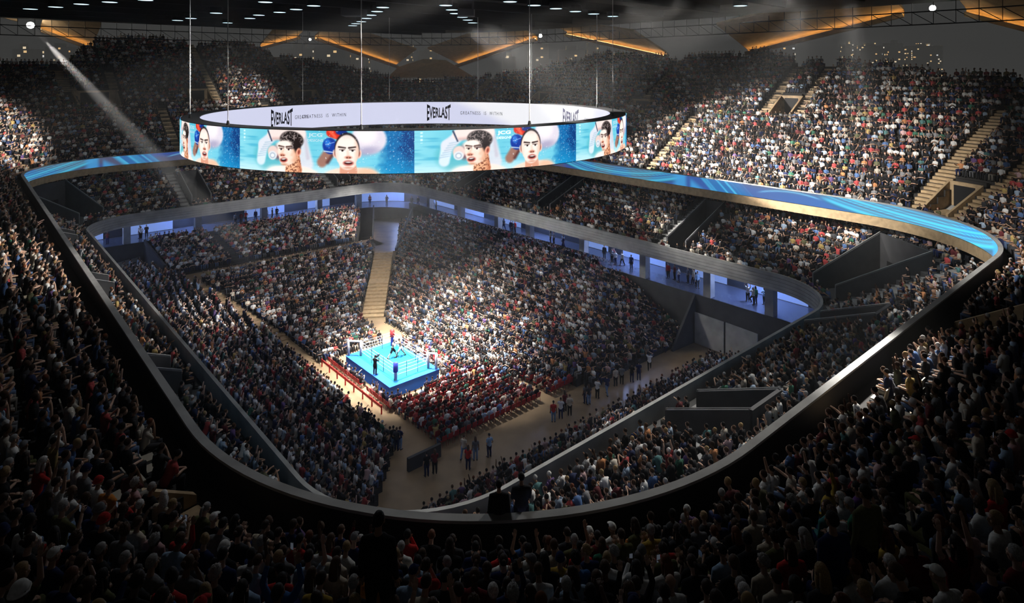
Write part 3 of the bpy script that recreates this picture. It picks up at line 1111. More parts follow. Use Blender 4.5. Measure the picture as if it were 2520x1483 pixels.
    p.ell(3.86, .89, .18, .09, (.22, .05, .05), .03, .08)
    p.ell(3.86, .94, .14, .035, (.97, .95, .94), .02, .08)
    p.ell(3.9, .62, .2, .06, (.85, .62, .50), .06)
    p.X, p.Y = X, Y = X0_, Y0_
    # fighter B: glove and forearm at his left, pale biceps at his right, shoulders, neck, head
    p.cap((6.6, .75), (7.15, 1.5), .34, .36, (.66, .40, .32), .12, alpha=.85)
    p.cap((7.0, .75), (7.3, 1.2), .12, .1, (.30, .12, .12), .12, alpha=.7)
    p.ell(7.15, 1.85, .50, .55, (.06, .22, .62), .06, .3)
    p.ell(7.0, 2.05, .2, .26, (.18, .48, .85), .1, .3)
    p.cap((6.75, 1.5), (7.4, 1.42), .04, .03, (.75, .85, .95), .03)
    p.cap((6.9, 1.95), (7.45, 2.1), .02, .02, (.55, .70, .92), .02)
    p.cap((7.2, 2.75), (7.85, 2.5), .30, .26, (.86, .18, .12), .06)
    p.cap((7.15, 2.9), (7.5, 2.45), .12, .1, (.95, .38, .26), .08)
    p.cap((7.75, 2.85), (8.15, 2.7), .22, .2, (.05, .18, .52), .06)
    p.ell(9.75, 2.35, 1.15, 1.0, (.90, .87, .92), .12, -.2)
    p.ell(9.55, 2.6, .7, .6, (.98, .95, .96), .25)
    p.ell(9.6, 1.5, .8, .28, (.66, .64, .76), .2, .15, alpha=.8)
    p.ell(8.6, -.3, 1.95, .75, (1.0, .88, .80), .1)
    p.ell(9.6, -.05, .7, .45, (.97, .78, .66), .2)
    bn = p.cap((8.4, .15), (8.35, .9), .58, .5, (1.0, .82, .72), .05)
    p.mix(bn * sstep(.75, .45, Y) * .55, (.80, .48, .36))
    p.X, p.Y = (X - 8.3) / 1.16 + 8.3, (Y - 1.3) / 1.12 + 1.3
    X, Y = p.X, p.Y
    for ex, sg in ((7.62, 1), (9.0, -1)):
        p.ell(ex, 1.33, .13, .26, (1.0, .84, .78), .04, .1 * sg)
        p.ell(ex, 1.33, .06, .15, (.72, .38, .32), .04, .1 * sg)
    p.ell(8.3, 1.62, .72, .98, (.16, .12, .13), .05)
    b1 = p.ell(8.3, 1.48, .68, .98, (1.0, .95, .91), .04)
    b2 = p.ell(8.33, .78, .48, .40, (1.0, .93, .88), .06)
    p.mix(b1 * sstep(2.05, 2.5, Y) * .35, (.75, .66, .64))
    bf = np.maximum(b1, b2)
    p.mix(bf * sstep(8.62, 8.95, X) * .55, (.93, .68, .56))
    p.mix(bf * sstep(7.95, 7.62, X) * .45, (.96, .76, .66))
    for ex in (8.02, 8.6):
        p.cap((ex - .19, 1.72 + (.02 if ex < 8.3 else -.03)), (ex + .19, 1.72 + (-.03 if ex < 8.3 else .02)), .05, .04, (.20, .13, .12), .04)
        p.ell(ex, 1.53, .16, .07, (.97, .95, .94), .03)
        p.ell(ex + .02, 1.53, .065, .065, (.10, .07, .06), .02)
        p.cap((ex - .16, 1.58), (ex + .16, 1.58), .022, .02, (.30, .17, .14), .03)
    p.cap((8.34, 1.5), (8.38, 1.2), .06, .1, (.98, .84, .77), .08, alpha=.8)
    p.ell(8.38, 1.12, .2, .09, (.84, .55, .46), .05)
    p.ell(8.31, 1.10, .05, .035, (.32, .13, .10), .03)
    p.ell(8.47, 1.10, .05, .035, (.32, .13, .10), .03)
    p.ell(8.38, .78, .31, .17, (.80, .46, .42), .04)
    p.ell(8.38, .79, .23, .09, (.25, .06, .06), .03)
    p.ell(8.38, .835, .17, .035, (.97, .95, .94), .02)
    p.ell(8.38, .50, .24, .06, (.88, .64, .54), .06)
    p.X, p.Y = X, Y = X0_, Y0_
    # sparks
    sp = (vnoise(X * 22, Y * 22, 9) > .93) & (X > 6.2)
    p.mix(sp * .7, (.95, .98, 1.0))
    C = np.clip(p.C, 0, 1)
    return np.where(C <= .04045, C / 12.92, ((C + .055) / 1.055) ** 2.4)


def screen_mesh(name, pts, cols, mat, parent, flip=False):
    """grid pts (ny, nx, 3) closed along x, colour per grid point"""
    ny, nx, _ = pts.shape
    i = np.arange(nx)
    j = (i + 1) % nx
    f = []
    for r in range(ny - 1):
        q = np.stack([r * nx + i, r * nx + j, (r + 1) * nx + j, (r + 1) * nx + i], 1)
        f.append(q[:, ::-1] if flip else q)
    f = np.concatenate(f)
    me = fast_mesh(name, pts.reshape(-1, 3), f.ravel(), np.full(len(f), 4))
    a = me.color_attributes.new('picture', 'FLOAT_COLOR', 'POINT')
    a.data.foreach_set('color', np.concatenate([cols.reshape(-1, 3), np.ones((ny * nx, 1))], 1).astype(np.float32).ravel())
    me.materials.append(mat)
    o = bpy.data.objects.new(name, me)
    COL.objects.link(o)
    if parent: o.parent = parent
    return o


def on_board(theta, z, r):
    """theta in degrees from the side facing the near corner, positive to the right"""
    t = np.radians(theta)
    return np.stack([BC[0] + r * np.sin(t), BC[1] - r * np.cos(t), z + 0 * t], -1)


NPER, PNX, PNY = 10, 330, 76
PW = 2 * PI * BR / NPER
poster = paint_fight_poster(PNX, PNY, PW, BZ1 - BZ0)
theta = (np.arange(NPER * PNX) + .5) / (NPER * PNX) * 360 + 8.6
zz = BZ0 + .03 + (np.arange(PNY) + .5) / PNY * (BZ1 - BZ0 - .06)
TH, ZZ = np.meshgrid(theta, zz)
board = empty('video_board', (BC[0], BC[1], BZ0))
to_local = lambda pts: pts - np.array([BC[0], BC[1], BZ0])
screen_mat = attr_material('screen_picture', 'picture', 1.15)
screen_mesh('outer_screen', to_local(on_board(TH, ZZ, BR + .06)), np.tile(poster, (1, NPER, 1)), screen_mat, board)
# inner face: plain pale lilac screen, a little warmer sweep on one side
thi = np.arange(0, 360, 1.5)
zi = np.linspace(BZ0 + .12, BZ1 - .05, 14)
TI, ZI = np.meshgrid(thi, zi)
ci = np.ones(TI.shape + (3,)) * np.array(srgb(.84, .85, .95))
sweep = sstep(-6, 6, (172 - TI) - 22 * (1 - (ZI - BZ0) / 2.9)) * sstep(100, 112, TI)
ci = ci * (1 - sweep[..., None]) + np.array(srgb(.97, .97, .99)) * sweep[..., None]
screen_mesh('inner_screen', to_local(on_board(TI, ZI, BR - BTH - .05)), ci, attr_material('inner_picture', 'picture', 1.0), board, True)
V, F = [], []
tn = 180
for k in range(tn):
    for r, z in ((BR, BZ0), (BR, BZ1), (BR - BTH, BZ1), (BR - BTH, BZ0)):
        V.append(to_local(on_board(np.array(360. * k / tn), z, r)))
for k in range(tn):
    for e in range(4):
        F.append((k * 4 + e, ((k + 1) % tn) * 4 + e, ((k + 1) % tn) * 4 + (e + 1) % 4, k * 4 + (e + 1) % 4))
mesh_obj('housing', V, F, M['black'], board)


def bent_text(body, height, theta0, zc, r, inner, width=None, bow=0.0, spacing=1.0, bold=0.0):
    """lettering bent round the board, theta0 = middle of the word"""
    V, F = text_arrays(body, 1.0, spacing=spacing, bold=bold)
    x, y = V[:, 0], V[:, 1]
    cx = (x.max() + x.min()) / 2
    h = y.max() - y.min()
    x = x - cx
    y = (y - (y.max() + y.min()) / 2) / h * height
    if width:
        x = x / (x.max() - x.min()) * width
    else:
        x = x / h * height
    if bow:
        y = y * (1 + bow * (2 * x / (x.max() - x.min())) ** 2)
    sg = -1 if inner else 1
    return to_local(on_board(theta0 + sg * np.degrees(x / r), zc + y, r)), F


darktxt = material('dark_lettering', (.005, .005, .02), .6)
whitetxt = material('white_lettering', (.7, .9, 1), .5, emit=(.72, .92, 1.), strength=.9)
zc = (BZ0 + BZ1) / 2 + .05
INNER_LAB = 'dark blue lettering on the pale inner screen'
for t in (-119.6, 179.4, 120.8, 60, 0, -60):
    m = MB()
    m.add(*bent_text('EVERLAST', 1.25, t, zc, BR - BTH - .09, True, width=3.0, bow=.75, bold=.028))
    tag(m.build('inner_lettering', darktxt, board), INNER_LAB)
    m = MB()
    m.add(*bent_text('GREATNESS  IS  WITHIN', .42, t - 17, zc - .02, BR - BTH - .09, True, width=5.6, spacing=1.35))
    tag(m.build('inner_lettering', darktxt, board), INNER_LAB)
m = MB()
m.add(*bent_text('GREATN', .42, -119.6 - 8.2, zc - .02, BR - BTH - .09, True, width=1.75, spacing=1.3))
tag(m.build('inner_lettering', darktxt, board), INNER_LAB)
for k in range(NPER):
    m = MB()
    t0 = 8.6 + 36 * k
    m.add(*bent_text('JCG', .30, t0 + 36 * 6.15 / PW, BZ0 + 2.52, BR + .1, False, width=1.0, bold=.02))
    m.add(*bent_text('DESIGNS', .16, t0 + 36 * 6.15 / PW, BZ0 + 2.2, BR + .1, False, width=1.1, bold=.01))
    tag(m.build('poster_lettering', whitetxt, board), 'small white lettering on the outer screen')
tag(board, 'huge circular video board showing boxers, hung over the ring', 'video screen')

# cables holding the board
CABLES = [(561, 'front', 'left front cable of the board, above the first poster head'), (889, 'front', 'front cable in line with the slanting lamp row'), (1303, 'front', 'front cable under the middle floodlight'),
          (745, 'back', 'rear cable left of the small round lamp'), (958, 'back', 'rear cable in front of the far corner'), (1176, 'back', 'rear cable right of the far corner canopy'), (1308, 'back', 'rear cable beside the middle floodlight'),
          (1508, 'front', 'right hand cable near the end of the ring board'), (1469, 'back', 'faint rear cable at the right end of the board'), (468, 'front', 'faint cable at the left end of the board')]
for x, side, lab in CABLES:
    t = np.array([(x - 1260) / FPX, 1.0]); t /= np.linalg.norm(t)
    c = np.array(BC)
    R_ = BR - BTH / 2
    bq = t @ c
    disc = max(0.0, bq * bq - (c @ c - R_ * R_))
    s_ = bq - math.sqrt(disc) if side == 'front' else bq + math.sqrt(disc)
    pnt = t * s_
    root = empty('suspension_cable', (pnt[0], pnt[1], BZ1))
    V, F = tube_mesh([(0, 0, .1), (0, 0, 36.4 - BZ1)], [.032, .032], 6)
    mesh_obj('wire', V, F, M['cable'], root)
    V, F = tube_mesh([(0, 0, 0), (0, 0, .3)], [.14, .08], 8)
    mesh_obj('anchor', V, F, M['black'], root)
    tag(root, 'thin steel cable, ' + lab, 'cable', 'cables holding the video board')

# ================================================================== LED ribbon along the upper tier front
NR, NV = 2300, 15
tt = (np.arange(NR)) / NR * RIM2.L
idx = np.searchsorted(RIM2.s, tt, side='right') - 1
nx_ = (idx + 1) % RIM2.n
s1 = np.where(nx_ == 0, RIM2.L, RIM2.s[nx_])
f = ((tt - RIM2.s[idx]) / (s1 - RIM2.s[idx]))[:, None]
Nn = RIM2.N[idx] * (1 - f) + RIM2.N[nx_] * f
Pn = RIM2.P[idx] * (1 - f) + RIM2.P[nx_] * f - Nn * .07
zv = np.linspace(15.78, 16.98, NV)
pts = np.concatenate([np.broadcast_to(Pn[None], (NV, NR, 2)), np.broadcast_to(zv[:, None, None], (NV, NR, 1))], -1)
X, Y = np.meshgrid(tt, (zv - 15.78) / 1.2)
per = 33.6
u = (X % per) / per
warp = u * 6.28
wob = X + 1.6 * (vnoise(X * .25, Y * .5, 31) - .5) * 4
c = np.ones(X.shape + (3,)) * np.array([.05, .11, .42])
w1 = sstep(.40, .62, vnoise(wob * .16, Y * .7, 21))
c = c * (1 - w1[..., None]) + np.array([.11, .12, .22]) * w1[..., None]


def lay(mask, col):
    global c
    c = c * (1 - mask[..., None]) + np.array(col) * mask[..., None]


# bundles of light arcs that sag and rise again
us = (u - .30) / .27
inside = sstep(1.08, .9, np.abs(us))
for k, (o_, wd, lv) in enumerate(((-.42, .16, .95), (-.12, .055, .7), (.10, .04, .95), (.30, .085, 1.0), (.52, .04, .8), (.72, .05, .6))):
    arc = 1.05 * us ** 2 + o_ + .1
    lay(np.exp(-((Y - arc) / wd) ** 2) * inside * lv, (.10, .66, .95))
lay(sstep(.2, .0, np.abs(Y - (1.05 * us ** 2 - .5))) * inside * .5, (.02, .04, .12))
arc2 = .85 - 38 * (u - .66) ** 2
lay(np.exp(-((Y - arc2) / .055) ** 2) * .85 * sstep(.57, .6, u) * sstep(.77, .74, u), (.22, .62, .95))
sl = X - Y * 1.3
blk = sstep(.77, .80, u - Y * .04) * sstep(.93, .90, u - Y * .04)
st_ = sstep(.35, .75, vnoise(sl * 3.2, Y * 0, 5))
lay(blk * .9, (.04, .20, .55))
lay(blk * st_, (.10, .58, .95))
blk2 = sstep(.93, .97, u - Y * .06) * sstep(1.0, .985, u) + sstep(.0, .02, u) * sstep(.07, .04, u)
lay(np.clip(blk2, 0, 1) * .8, (.08, .45, .92))
right = np.exp(-((X - 38) / 20) ** 2)       # the programme is brighter cyan at the right corner
c = c * (.75 + .55 * right[..., None]) + right[..., None] * np.array([.0, .13, .20])
ribbon = screen_mesh('led_ribbon', pts, np.clip(c, 0, 1.6), attr_material('ribbon_picture', 'picture', 1.0, .5), None)
tag(ribbon, 'long curved blue video ribbon with swirling light lines along the upper tier', 'video screen')

# ================================================================== boxing ring
RP0, RP1, RQ0, RQ1 = -1.9, 6.3, -3.8, 1.35
RC = W((RP0 + RP1) / 2, (RQ0 + RQ1) / 2)
ring = empty('boxing_ring', (RC.x, RC.y, 0))
loc = lambda p, q, z: W(p, q, z) - Vector((RC.x, RC.y, 0))
PH = 1.05


def pbox(m, p0, p1, q0, q1, z0, z1):
    c = [(p0, q0), (p1, q0), (p1, q1), (p0, q1)]
    m.hexa([loc(p, q, z0) for p, q in c], [loc(p, q, z1) for p, q in c])


m = MB(); pbox(m, RP0, RP1, RQ0, RQ1, .0, PH - .04)
m.build('apron', M['apron'], ring)
m = MB(); pbox(m, RP0 - .05, RP1 + .05, RQ0 - .05, RQ1 + .05, PH - .04, PH)
pf = m.build('platform_edge', M['apron'], ring)
corners = {'T': (-.95, .75), 'Li': (-.95, -2.8), 'B': (5.75, -3.4), 'Ri': (4.6, .75)}
corners = {'T': (-.9, .7), 'Li': (-.9, -2.75), 'B': (5.5, -2.75), 'Ri': (5.5, .7)}
m = MB(); pbox(m, -1.15, 5.75, -3.0, .95, PH, PH + .012)
m.build('canvas', M['mat_blue'], ring)
m = MB()
for q in (-2.3, .25):
    pbox(m, -.6, 5.2, q - .04, q + .04, PH + .012, PH + .018)
for p in (-.2, 4.8):
    pbox(m, p - .04, p + .04, -2.5, .45, PH + .012, PH + .018)
for p in (1.2, 2.4, 3.6):
    pbox(m, p - .025, p + .025, -2.3, .25, PH + .012, PH + .018)
m.build('canvas_lines', M['navy'], ring)


def post(p, q, mat, h, r, name, lab=None, pad=None):
    m = MB()
    a, b_ = loc(p, q, PH), loc(p, q, PH + h)
    m.tube([a, b_, b_ + Vector((0, 0, .05))], [r, r, r * .6], 10)
    o = m.build(name, mat, ring, True)
    if lab: o['label'] = lab
    if pad:
        m = MB()
        m.tube([loc(p, q, PH + h * pad[1]), loc(p, q, PH + h * pad[2])], [r * 1.5, r * 1.5], 10)
        m.build('post_pad', pad[0], o, True)
    return o


post(*corners['T'], M['bluepad'], 1.5, .15, 'corner_post', 'dark corner post with red top', (M['redpad'], .62, 1.04))
post(*corners['B'], M['white'], 1.5, .15, 'corner_post', 'white corner post with blue pad', (M['bluepad'], .5, 1.02))
post(*corners['Li'], M['white'], 1.45, .12, 'corner_post', 'plain white corner post')
post(*corners['Ri'], M['white'], 1.45, .12, 'corner_post', 'plain white corner post')
post(RP0 + .15, RQ0 + .2, M['white'], 1.45, .12, 'corner_post', 'outer white post at platform corner')
post(RP1 - .15, RQ1 - .2, M['white'], 1.45, .12, 'corner_post', 'outer white post at platform corner')
for a, b_ in (((RP0 + .15, RQ0 + .2), corners['Li']), ((RP1 - .15, RQ1 - .2), corners['Ri'])):
    m = MB(); m.tube([loc(*a, PH + 1.4), loc(*b_, PH + 1.4)], [.09, .09], 8)
    m.build('corner_bar', M['white'], ring)
order = ['T', 'Ri', 'B', 'Li']
for k in range(4):
    a, b_ = corners[order[k]], corners[order[(k + 1) % 4]]
    for h in (.45, .78, 1.08, 1.36):
        m = MB()
        m.tube([loc(*a, PH + h), loc((a[0] + b_[0]) / 2, (a[1] + b_[1]) / 2, PH + h - .03), loc(*b_, PH + h)], [.017, .017, .017], 6)
        m.build('rope', M['rope'], ring)
    for f_ in (.33, .67):
        m = MB()
        p, q = a[0] + (b_[0] - a[0]) * f_, a[1] + (b_[1] - a[1]) * f_
        m.tube([loc(p, q, PH + .02), loc(p, q, PH + 1.38)], [.025, .025], 6)
        m.build('rope_spacer', M['steel'], ring)
tag(ring, 'raised blue boxing ring with red and blue corners, brightly lit on the floor', 'boxing ring')
# red barrier behind the first ringside seats
m = MB()
m.wall(W(-3.5, -5.55), W(8.0, -5.55), .06, .5, .72)
for k in range(8):
    a = W(-3.4 + 1.62 * k, -5.55)
    m.box(a.x - .05, a.x + .05, a.y - .05, a.y + .05, 0, .76)
tag(m.build('crowd_barrier', M['redpad']), 'low red barrier along the near long side of the boxing ring', 'barrier')
m = MB()
m.wall(W(15.9, -8.0), W(15.9, -5.2), .25, 0, .95)
tag(m.build('end_barrier', M['dark_concrete']), 'dark solid barrier at the end of the ringside floor seats', 'barrier')


# ================================================================== people
def A3(*v): return np.array(v, float)


def lean_fn(theta, pivot):
    c, s = math.cos(theta), math.sin(theta)

    def f(p):
        d = np.array(p, float) - pivot
        return pivot + A3(d[0], d[1] * c + d[2] * s, -d[1] * s + d[2] * c)
    return f


def skeleton(sit=True, lean=0.0, arms='lap', legs='std', head_turn=0.0, twist=0.0):
    """joint positions of a figure facing +Y with its feet on z = 0"""
    hz = .53 if sit else .93
    piv = A3(0, 0, hz)
    L = lean_fn(lean, piv)
    J = dict(hz=hz)
    J['torso'] = [L(A3(0, -.015, hz - .10)), L(A3(0, 0, hz + .0)), L(A3(0, .005, hz + .16)), L(A3(0, .0, hz + .34)), L(A3(0, -.01, hz + .45)), L(A3(0, -.015, hz + .505))]
    J['torso_r'] = [(.155, .115), (.178, .125), (.148, .105), (.178, .12), (.172, .105), (.10, .07)]
    J['neck'] = [L(A3(0, -.01, hz + .48)), L(A3(0, .0, hz + .56)), L(A3(0, .012, hz + .63))]
    J['head'] = L(A3(0, .025, hz + .70)) + A3(0, -.02 * lean, .0)
    J['tilt'] = -lean * .45
    J['turn'] = head_turn
    J['lean'] = lean
    sh = {s: L(A3(.185 * s, -.01, hz + .44)) for s in (-1, 1)}
    J['sh'] = sh
    J['el'], J['wr'], J['hd'], J['curl'] = {}, {}, {}, {}
    for s in (-1, 1):
        S = sh[s]
        kind = arms if isinstance(arms, str) else arms[0 if s < 0 else 1]
        if kind == 'lap':
            el, wr, hd = S + A3(.06 * s, -.02, -.29), A3(.13 * s, .26, hz + .11), A3(-.03 * s, .12, -.02)
        elif kind == 'knees':
            el, wr, hd = A3(.20 * s, .22, hz + .14), A3(.07 * s, .44, hz + .14), A3(-.05 * s, .1, -.02)
        elif kind == 'clap':
            el, wr, hd = S + A3(.09 * s, .10, -.26), S + A3(-.13 * s, .30, -.12), A3(-.03 * s, .07, .08)
        elif kind == 'phone':
            el, wr, hd = S + A3(.07 * s, .16, -.22), S + A3(-.08 * s, .33, -.01), A3(-.06 * s, .05, .07)
        elif kind == 'up':
            el, wr, hd = S + A3(.12 * s, .06, .22), S + A3(.06 * s, .10, .46), A3(-.01 * s, .02, .1)
        elif kind == 'point':
            el, wr, hd = S + A3(.10 * s, .20, -.10), S + A3(.06 * s, .44, .02), A3(.0, .1, .02)
        elif kind == 'cross':
            el, wr, hd = S + A3(.06 * s, .06, -.28), S + A3(-.24 * s, .21, -.20), A3(-.1 * s, .0, .0)
        elif kind == 'chin':
            el, wr, hd = S + A3(.02 * s, .20, -.22), J['head'] + A3(.06 * s, .10, -.14), A3(-.03 * s, -.01, .08)
        elif kind == 'down':
            el, wr, hd = S + A3(.05 * s, -.02, -.29), S + A3(.07 * s, .04, -.55), A3(0, .03, -.1)
        elif kind == 'pocket':
            el, wr, hd = S + A3(.10 * s, -.08, -.28), A3(.17 * s, .08, hz + .02), A3(-.02 * s, .04, -.09)
        elif kind == 'guard':
            el, wr, hd = S + A3(.04 * s, .16, -.26), S + A3(-.07 * s, .30 + (.12 if s < 0 else 0), .04), A3(-.02 * s, .07, .05)
        elif kind == 'jab':
            el, wr, hd = S + A3(.05 * s, .24, -.04), S + A3(-.06 * s, .52, .04), A3(0, .1, .0)
        elif kind == 'camera':
            el, wr, hd = S + A3(.10 * s, .14, -.22), S + A3(.02 * s, .32, .06), A3(-.06 * s, .06, .03)
        J['el'][s], J['wr'][s], J['hd'][s] = el, wr, hd
        J['curl'][s] = {'clap': .15, 'up': .2, 'point': .7, 'guard': 1.4, 'jab': 1.4, 'phone': 1.0, 'camera': 1.1}.get(kind, .55)
    J['hip'], J['kn'], J['an'], J['toe'] = {}, {}, {}, {}
    for s in (-1, 1):
        J['hip'][s] = A3(.09 * s, .0, hz - .03)
        if sit:
            k = A3((.13 if legs == 'std' else .19) * s, .43, .52)
            a = A3((.13 if legs != 'in' else .09) * s, .40 if legs != 'in' else .30, .09)
            J['kn'][s], J['an'][s], J['toe'][s] = k, a, a + A3(.01 * s, .17, -.05)
        elif legs == 'std':
            J['kn'][s], J['an'][s] = A3(.105 * s, .02, .50), A3(.11 * s, -.02, .09)
            J['toe'][s] = A3(.14 * s, .14, .04)
        elif legs == 'walk':
            J['kn'][s], J['an'][s] = A3(.09 * s, .14 * s + .05, .50), A3(.09 * s, .26 * s - .02, .10)
            J['toe'][s] = J['an'][s] + A3(.01 * s, .16, -.05)
        elif legs == 'box':
            J['hip'][s] = A3(.09 * s, .0, hz - .08)
            J['kn'][s], J['an'][s] = A3(.17 * s, -.22 * s + .05, .46), A3(.22 * s, -.42 * s - .02, .09)
            J['toe'][s] = J['an'][s] + A3(.05 * s, .15, -.05)
        elif legs == 'dance':
            J['kn'][s], J['an'][s] = (A3(.12, .30, .62), A3(.12, .12, .28)) if s > 0 else (A3(-.1, .02, .50), A3(-.1, -.02, .09))
            J['toe'][s] = J['an'][s] + A3(.01 * s, .15, -.05)
    return J


ARM_R = [.060, .052, .045, .033]
LEG_R = [.098, .086, .061, .058, .040]


def arm_pts(J, s):
    S, E, Wr = J['sh'][s], J['el'][s], J['wr'][s]
    return [S, (S + E) / 2, E, Wr], [ARM_R[0], .05, ARM_R[2], ARM_R[3]]


def leg_pts(J, s):
    H, K, An = J['hip'][s], J['kn'][s], J['an'][s]
    return [H, (H * .5 + K * .5), K, K * .6 + An * .4 + A3(0, -.02, 0), An], LEG_R


def merge(parts):
    V, F = [], []
    for v, f in parts:
        n = len(V)
        V += [tuple(x) for x in v]
        F += [tuple(i + n for i in q) for q in f]
    return V, F


def hand_parts(J, s, seg=6):
    Wr, d = J['wr'][s], J['hd'][s]
    d = d / np.linalg.norm(d)
    fore = J['wr'][s] - J['el'][s]
    ref = np.cross(d, fore)
    if np.linalg.norm(ref) < .01: ref = np.cross(d, A3(0, 0, 1.))
    if np.linalg.norm(ref) < .01: ref = A3(1., 0, 0)
    side = A3(s, .3, .2) - d * (A3(s, .3, .2) @ d)
    side /= np.linalg.norm(side)
    nrm = np.cross(d, side)
    if nrm[2] > 0: nrm = -nrm
    out = [tube_mesh([Wr - d * .01, Wr + d * .035, Wr + d * .085], [(.026, .018), (.038, .016), (.040, .013)], 8, side)]
    cu = J['curl'][s]
    for k, (o, ln) in enumerate(((-.030, .070), (-.010, .080), (.010, .075), (.029, .058))):
        b = Wr + d * .082 - side * o * 1.0
        d1 = d * math.cos(cu * .35) + nrm * math.sin(cu * .35)
        d2 = d * math.cos(cu * .9) + nrm * math.sin(cu * .9)
        d3 = d * math.cos(cu * 1.4) + nrm * math.sin(cu * 1.4)
        out.append(tube_mesh([b, b + d1 * ln * .42, b + d1 * ln * .42 + d2 * ln * .34, b + d1 * ln * .42 + d2 * ln * .34 + d3 * ln * .26], [.0095, .009, .0082, .0065], seg))
    t0 = Wr + d * .03 + side * .03
    td = side * .75 + d * .65 + nrm * .25
    td /= np.linalg.norm(td)
    td2 = side * .3 + d * .9 + nrm * .4 * cu
    td2 /= np.linalg.norm(td2)
    out.append(tube_mesh([t0 - td * .02, t0 + td * .03, t0 + td * .03 + td2 * .032], [.012, .0105, .0085], seg))
    return out


def head_shape():
    """head centred on the skull, facing +Y, one closed surface"""
    P = []
    P.append(ball_mesh((0, -.012, .018), (.076, .096, .098), 20, 14))
    P.append(ball_mesh((0, .030, -.045), (.058, .062, .072), 16, 12))
    P.append(ball_mesh((0, .052, -.098), (.030, .030, .022), 10, 8))
    P.append(tube_mesh([(0, .082, .018), (0, .098, -.012), (0, .104, -.030)], [.010, .013, .017], 8))
    P.append(ball_mesh((0, .092, -.036), (.021, .016, .011), 8, 6))
    P.append(tube_mesh([(-.05, .070, .026), (0, .086, .024), (.05, .070, .026)], [.012, .013, .012], 8))
    P.append(tube_mesh([(-.024, .078, -.066), (0, .088, -.064), (.024, .078, -.066)], [.007, .009, .007], 6))
    P.append(tube_mesh([(-.020, .077, -.079), (0, .086, -.080), (.020, .077, -.079)], [.007, .009, .007], 6))
    for s in (-1, 1):
        P.append(ball_mesh((s * .047, .058, -.02), (.026, .022, .026), 8, 6))
        P.append(tube_mesh([(s * .078, -.004, -.032), (s * .085, -.014, .0), (s * .084, -.008, .028)], [(.010, .013), (.009, .022), (.007, .016)], 8))
    V, F = merge(P)
    return V, F


HEAD_ME = remeshed(*head_shape(), .008, 'head_base', 2)
HEAD_V = np.array([v.co[:] for v in HEAD_ME.vertices])
HEAD_F = [tuple(p.vertices) for p in HEAD_ME.polygons]


def head_matrix(J):
    return Matrix.Rotation(J['turn'], 4, 'Z') @ Matrix.Rotation(J['tilt'] * -1 * .0 - J['lean'] * .45, 4, 'X')


def place_head(J, V):
    Rm = np.array(head_matrix(J).to_3x3())
    return np.asarray(V) @ Rm.T + J['head']


def mesh_arrays(me):
    return np.array([v.co[:] for v in me.vertices]), [tuple(p.vertices) for p in me.polygons]


def mesh_from_parts(name, parts, mats_of=None):
    """parts: (V, F, material index)"""
    V, F, mi = [], [], []
    for v, f, k in parts:
        n = len(V)
        V += [tuple(x) for x in v]
        F += [tuple(i + n for i in q) for q in f]
        mi += [k] * len(f)
    me = bpy.data.meshes.new(name)
    me.from_pydata(V, [], F)
    me.polygons.foreach_set('material_index', mi)
    me.update()
    me.shade_smooth()
    return me


def body_mesh(J, name, voxel=.015, bare=False):
    P = [tube_mesh(J['torso'], [(a * .96, b * .96) for a, b in J['torso_r']], 14, (1, 0, 0)), tube_mesh(J['neck'], [.062, .054, .050], 10)]
    for s in (-1, 1):
        pts, r = arm_pts(J, s)
        P.append(tube_mesh([pts[0] - A3(.05 * s, 0, 0)] + pts, [.06] + r, 10))
        if bare:
            P.append(ball_mesh(pts[0], .068, 10, 7))
        pts, r = leg_pts(J, s)
        P.append(tube_mesh(pts, r, 10))
        P.append(tube_mesh([J['an'][s] + A3(0, -.04, -.03), J['an'][s] + A3(0, .05, -.03), J['toe'][s]], [(.035, .045), (.04, .04), (.038, .028)], 8, (1, 0, 0)))
    V, F = merge(P)
    me = remeshed(V, F, voxel, name, 3)
    bv, bf = mesh_arrays(me)
    bpy.data.meshes.remove(me)
    parts = [(bv, bf, 0), (place_head(J, HEAD_V), HEAD_F, 0)]
    for s in (-1, 1):
        for v, f in hand_parts(J, s):
            parts.append((v, f, 0))
    for s in (-1, 1):
        v, f = ball_mesh((s * .031, .070, .004), (.013, .010, .009), 8, 6)
        parts.append((place_head(J, v), f, 1))
        v, f = ball_mesh((s * .031, .0775, .004), (.0055, .0045, .0055), 6, 5)
        parts.append((place_head(J, v), f, 2))
    return mesh_from_parts(name, parts)


def shirt_mesh(J, name, long_sleeve, voxel=.018, loose=.014):
    P = [tube_mesh(J['torso'], [(a + loose, b + loose) for a, b in J['torso_r']], 14, (1, 0, 0))]
    for s in (-1, 1):
        pts, r = arm_pts(J, s)
        if long_sleeve:
            P.append(tube_mesh([pts[0] - A3(.06 * s, 0, 0)] + pts, [.075, .073, .063, .053, .042], 10))
        else:
            P.append(tube_mesh([pts[0] - A3(.06 * s, 0, 0), pts[0], pts[1] * .75 + pts[2] * .25], [.075, .074, .066], 10))
    return remeshed(*merge(P), voxel, name, 3)


def trousers_mesh(J, name, short=False, voxel=.018):
    P = [tube_mesh(J['torso'][:2] + [J['torso'][1] * .6 + J['torso'][2] * .4], [(.168, .128), (.190, .137), (.165, .12)], 14, (1, 0, 0))]
    for s in (-1, 1):
        pts, r = leg_pts(J, s)
        if short:
            pts, r = [pts[0], pts[1], pts[1] * .3 + pts[2] * .7], [.12, .115, .11]
        else:
            r = [x + .017 for x in r]
        P.append(tube_mesh(pts, r, 10))
    return remeshed(*merge(P), voxel, name, 3)


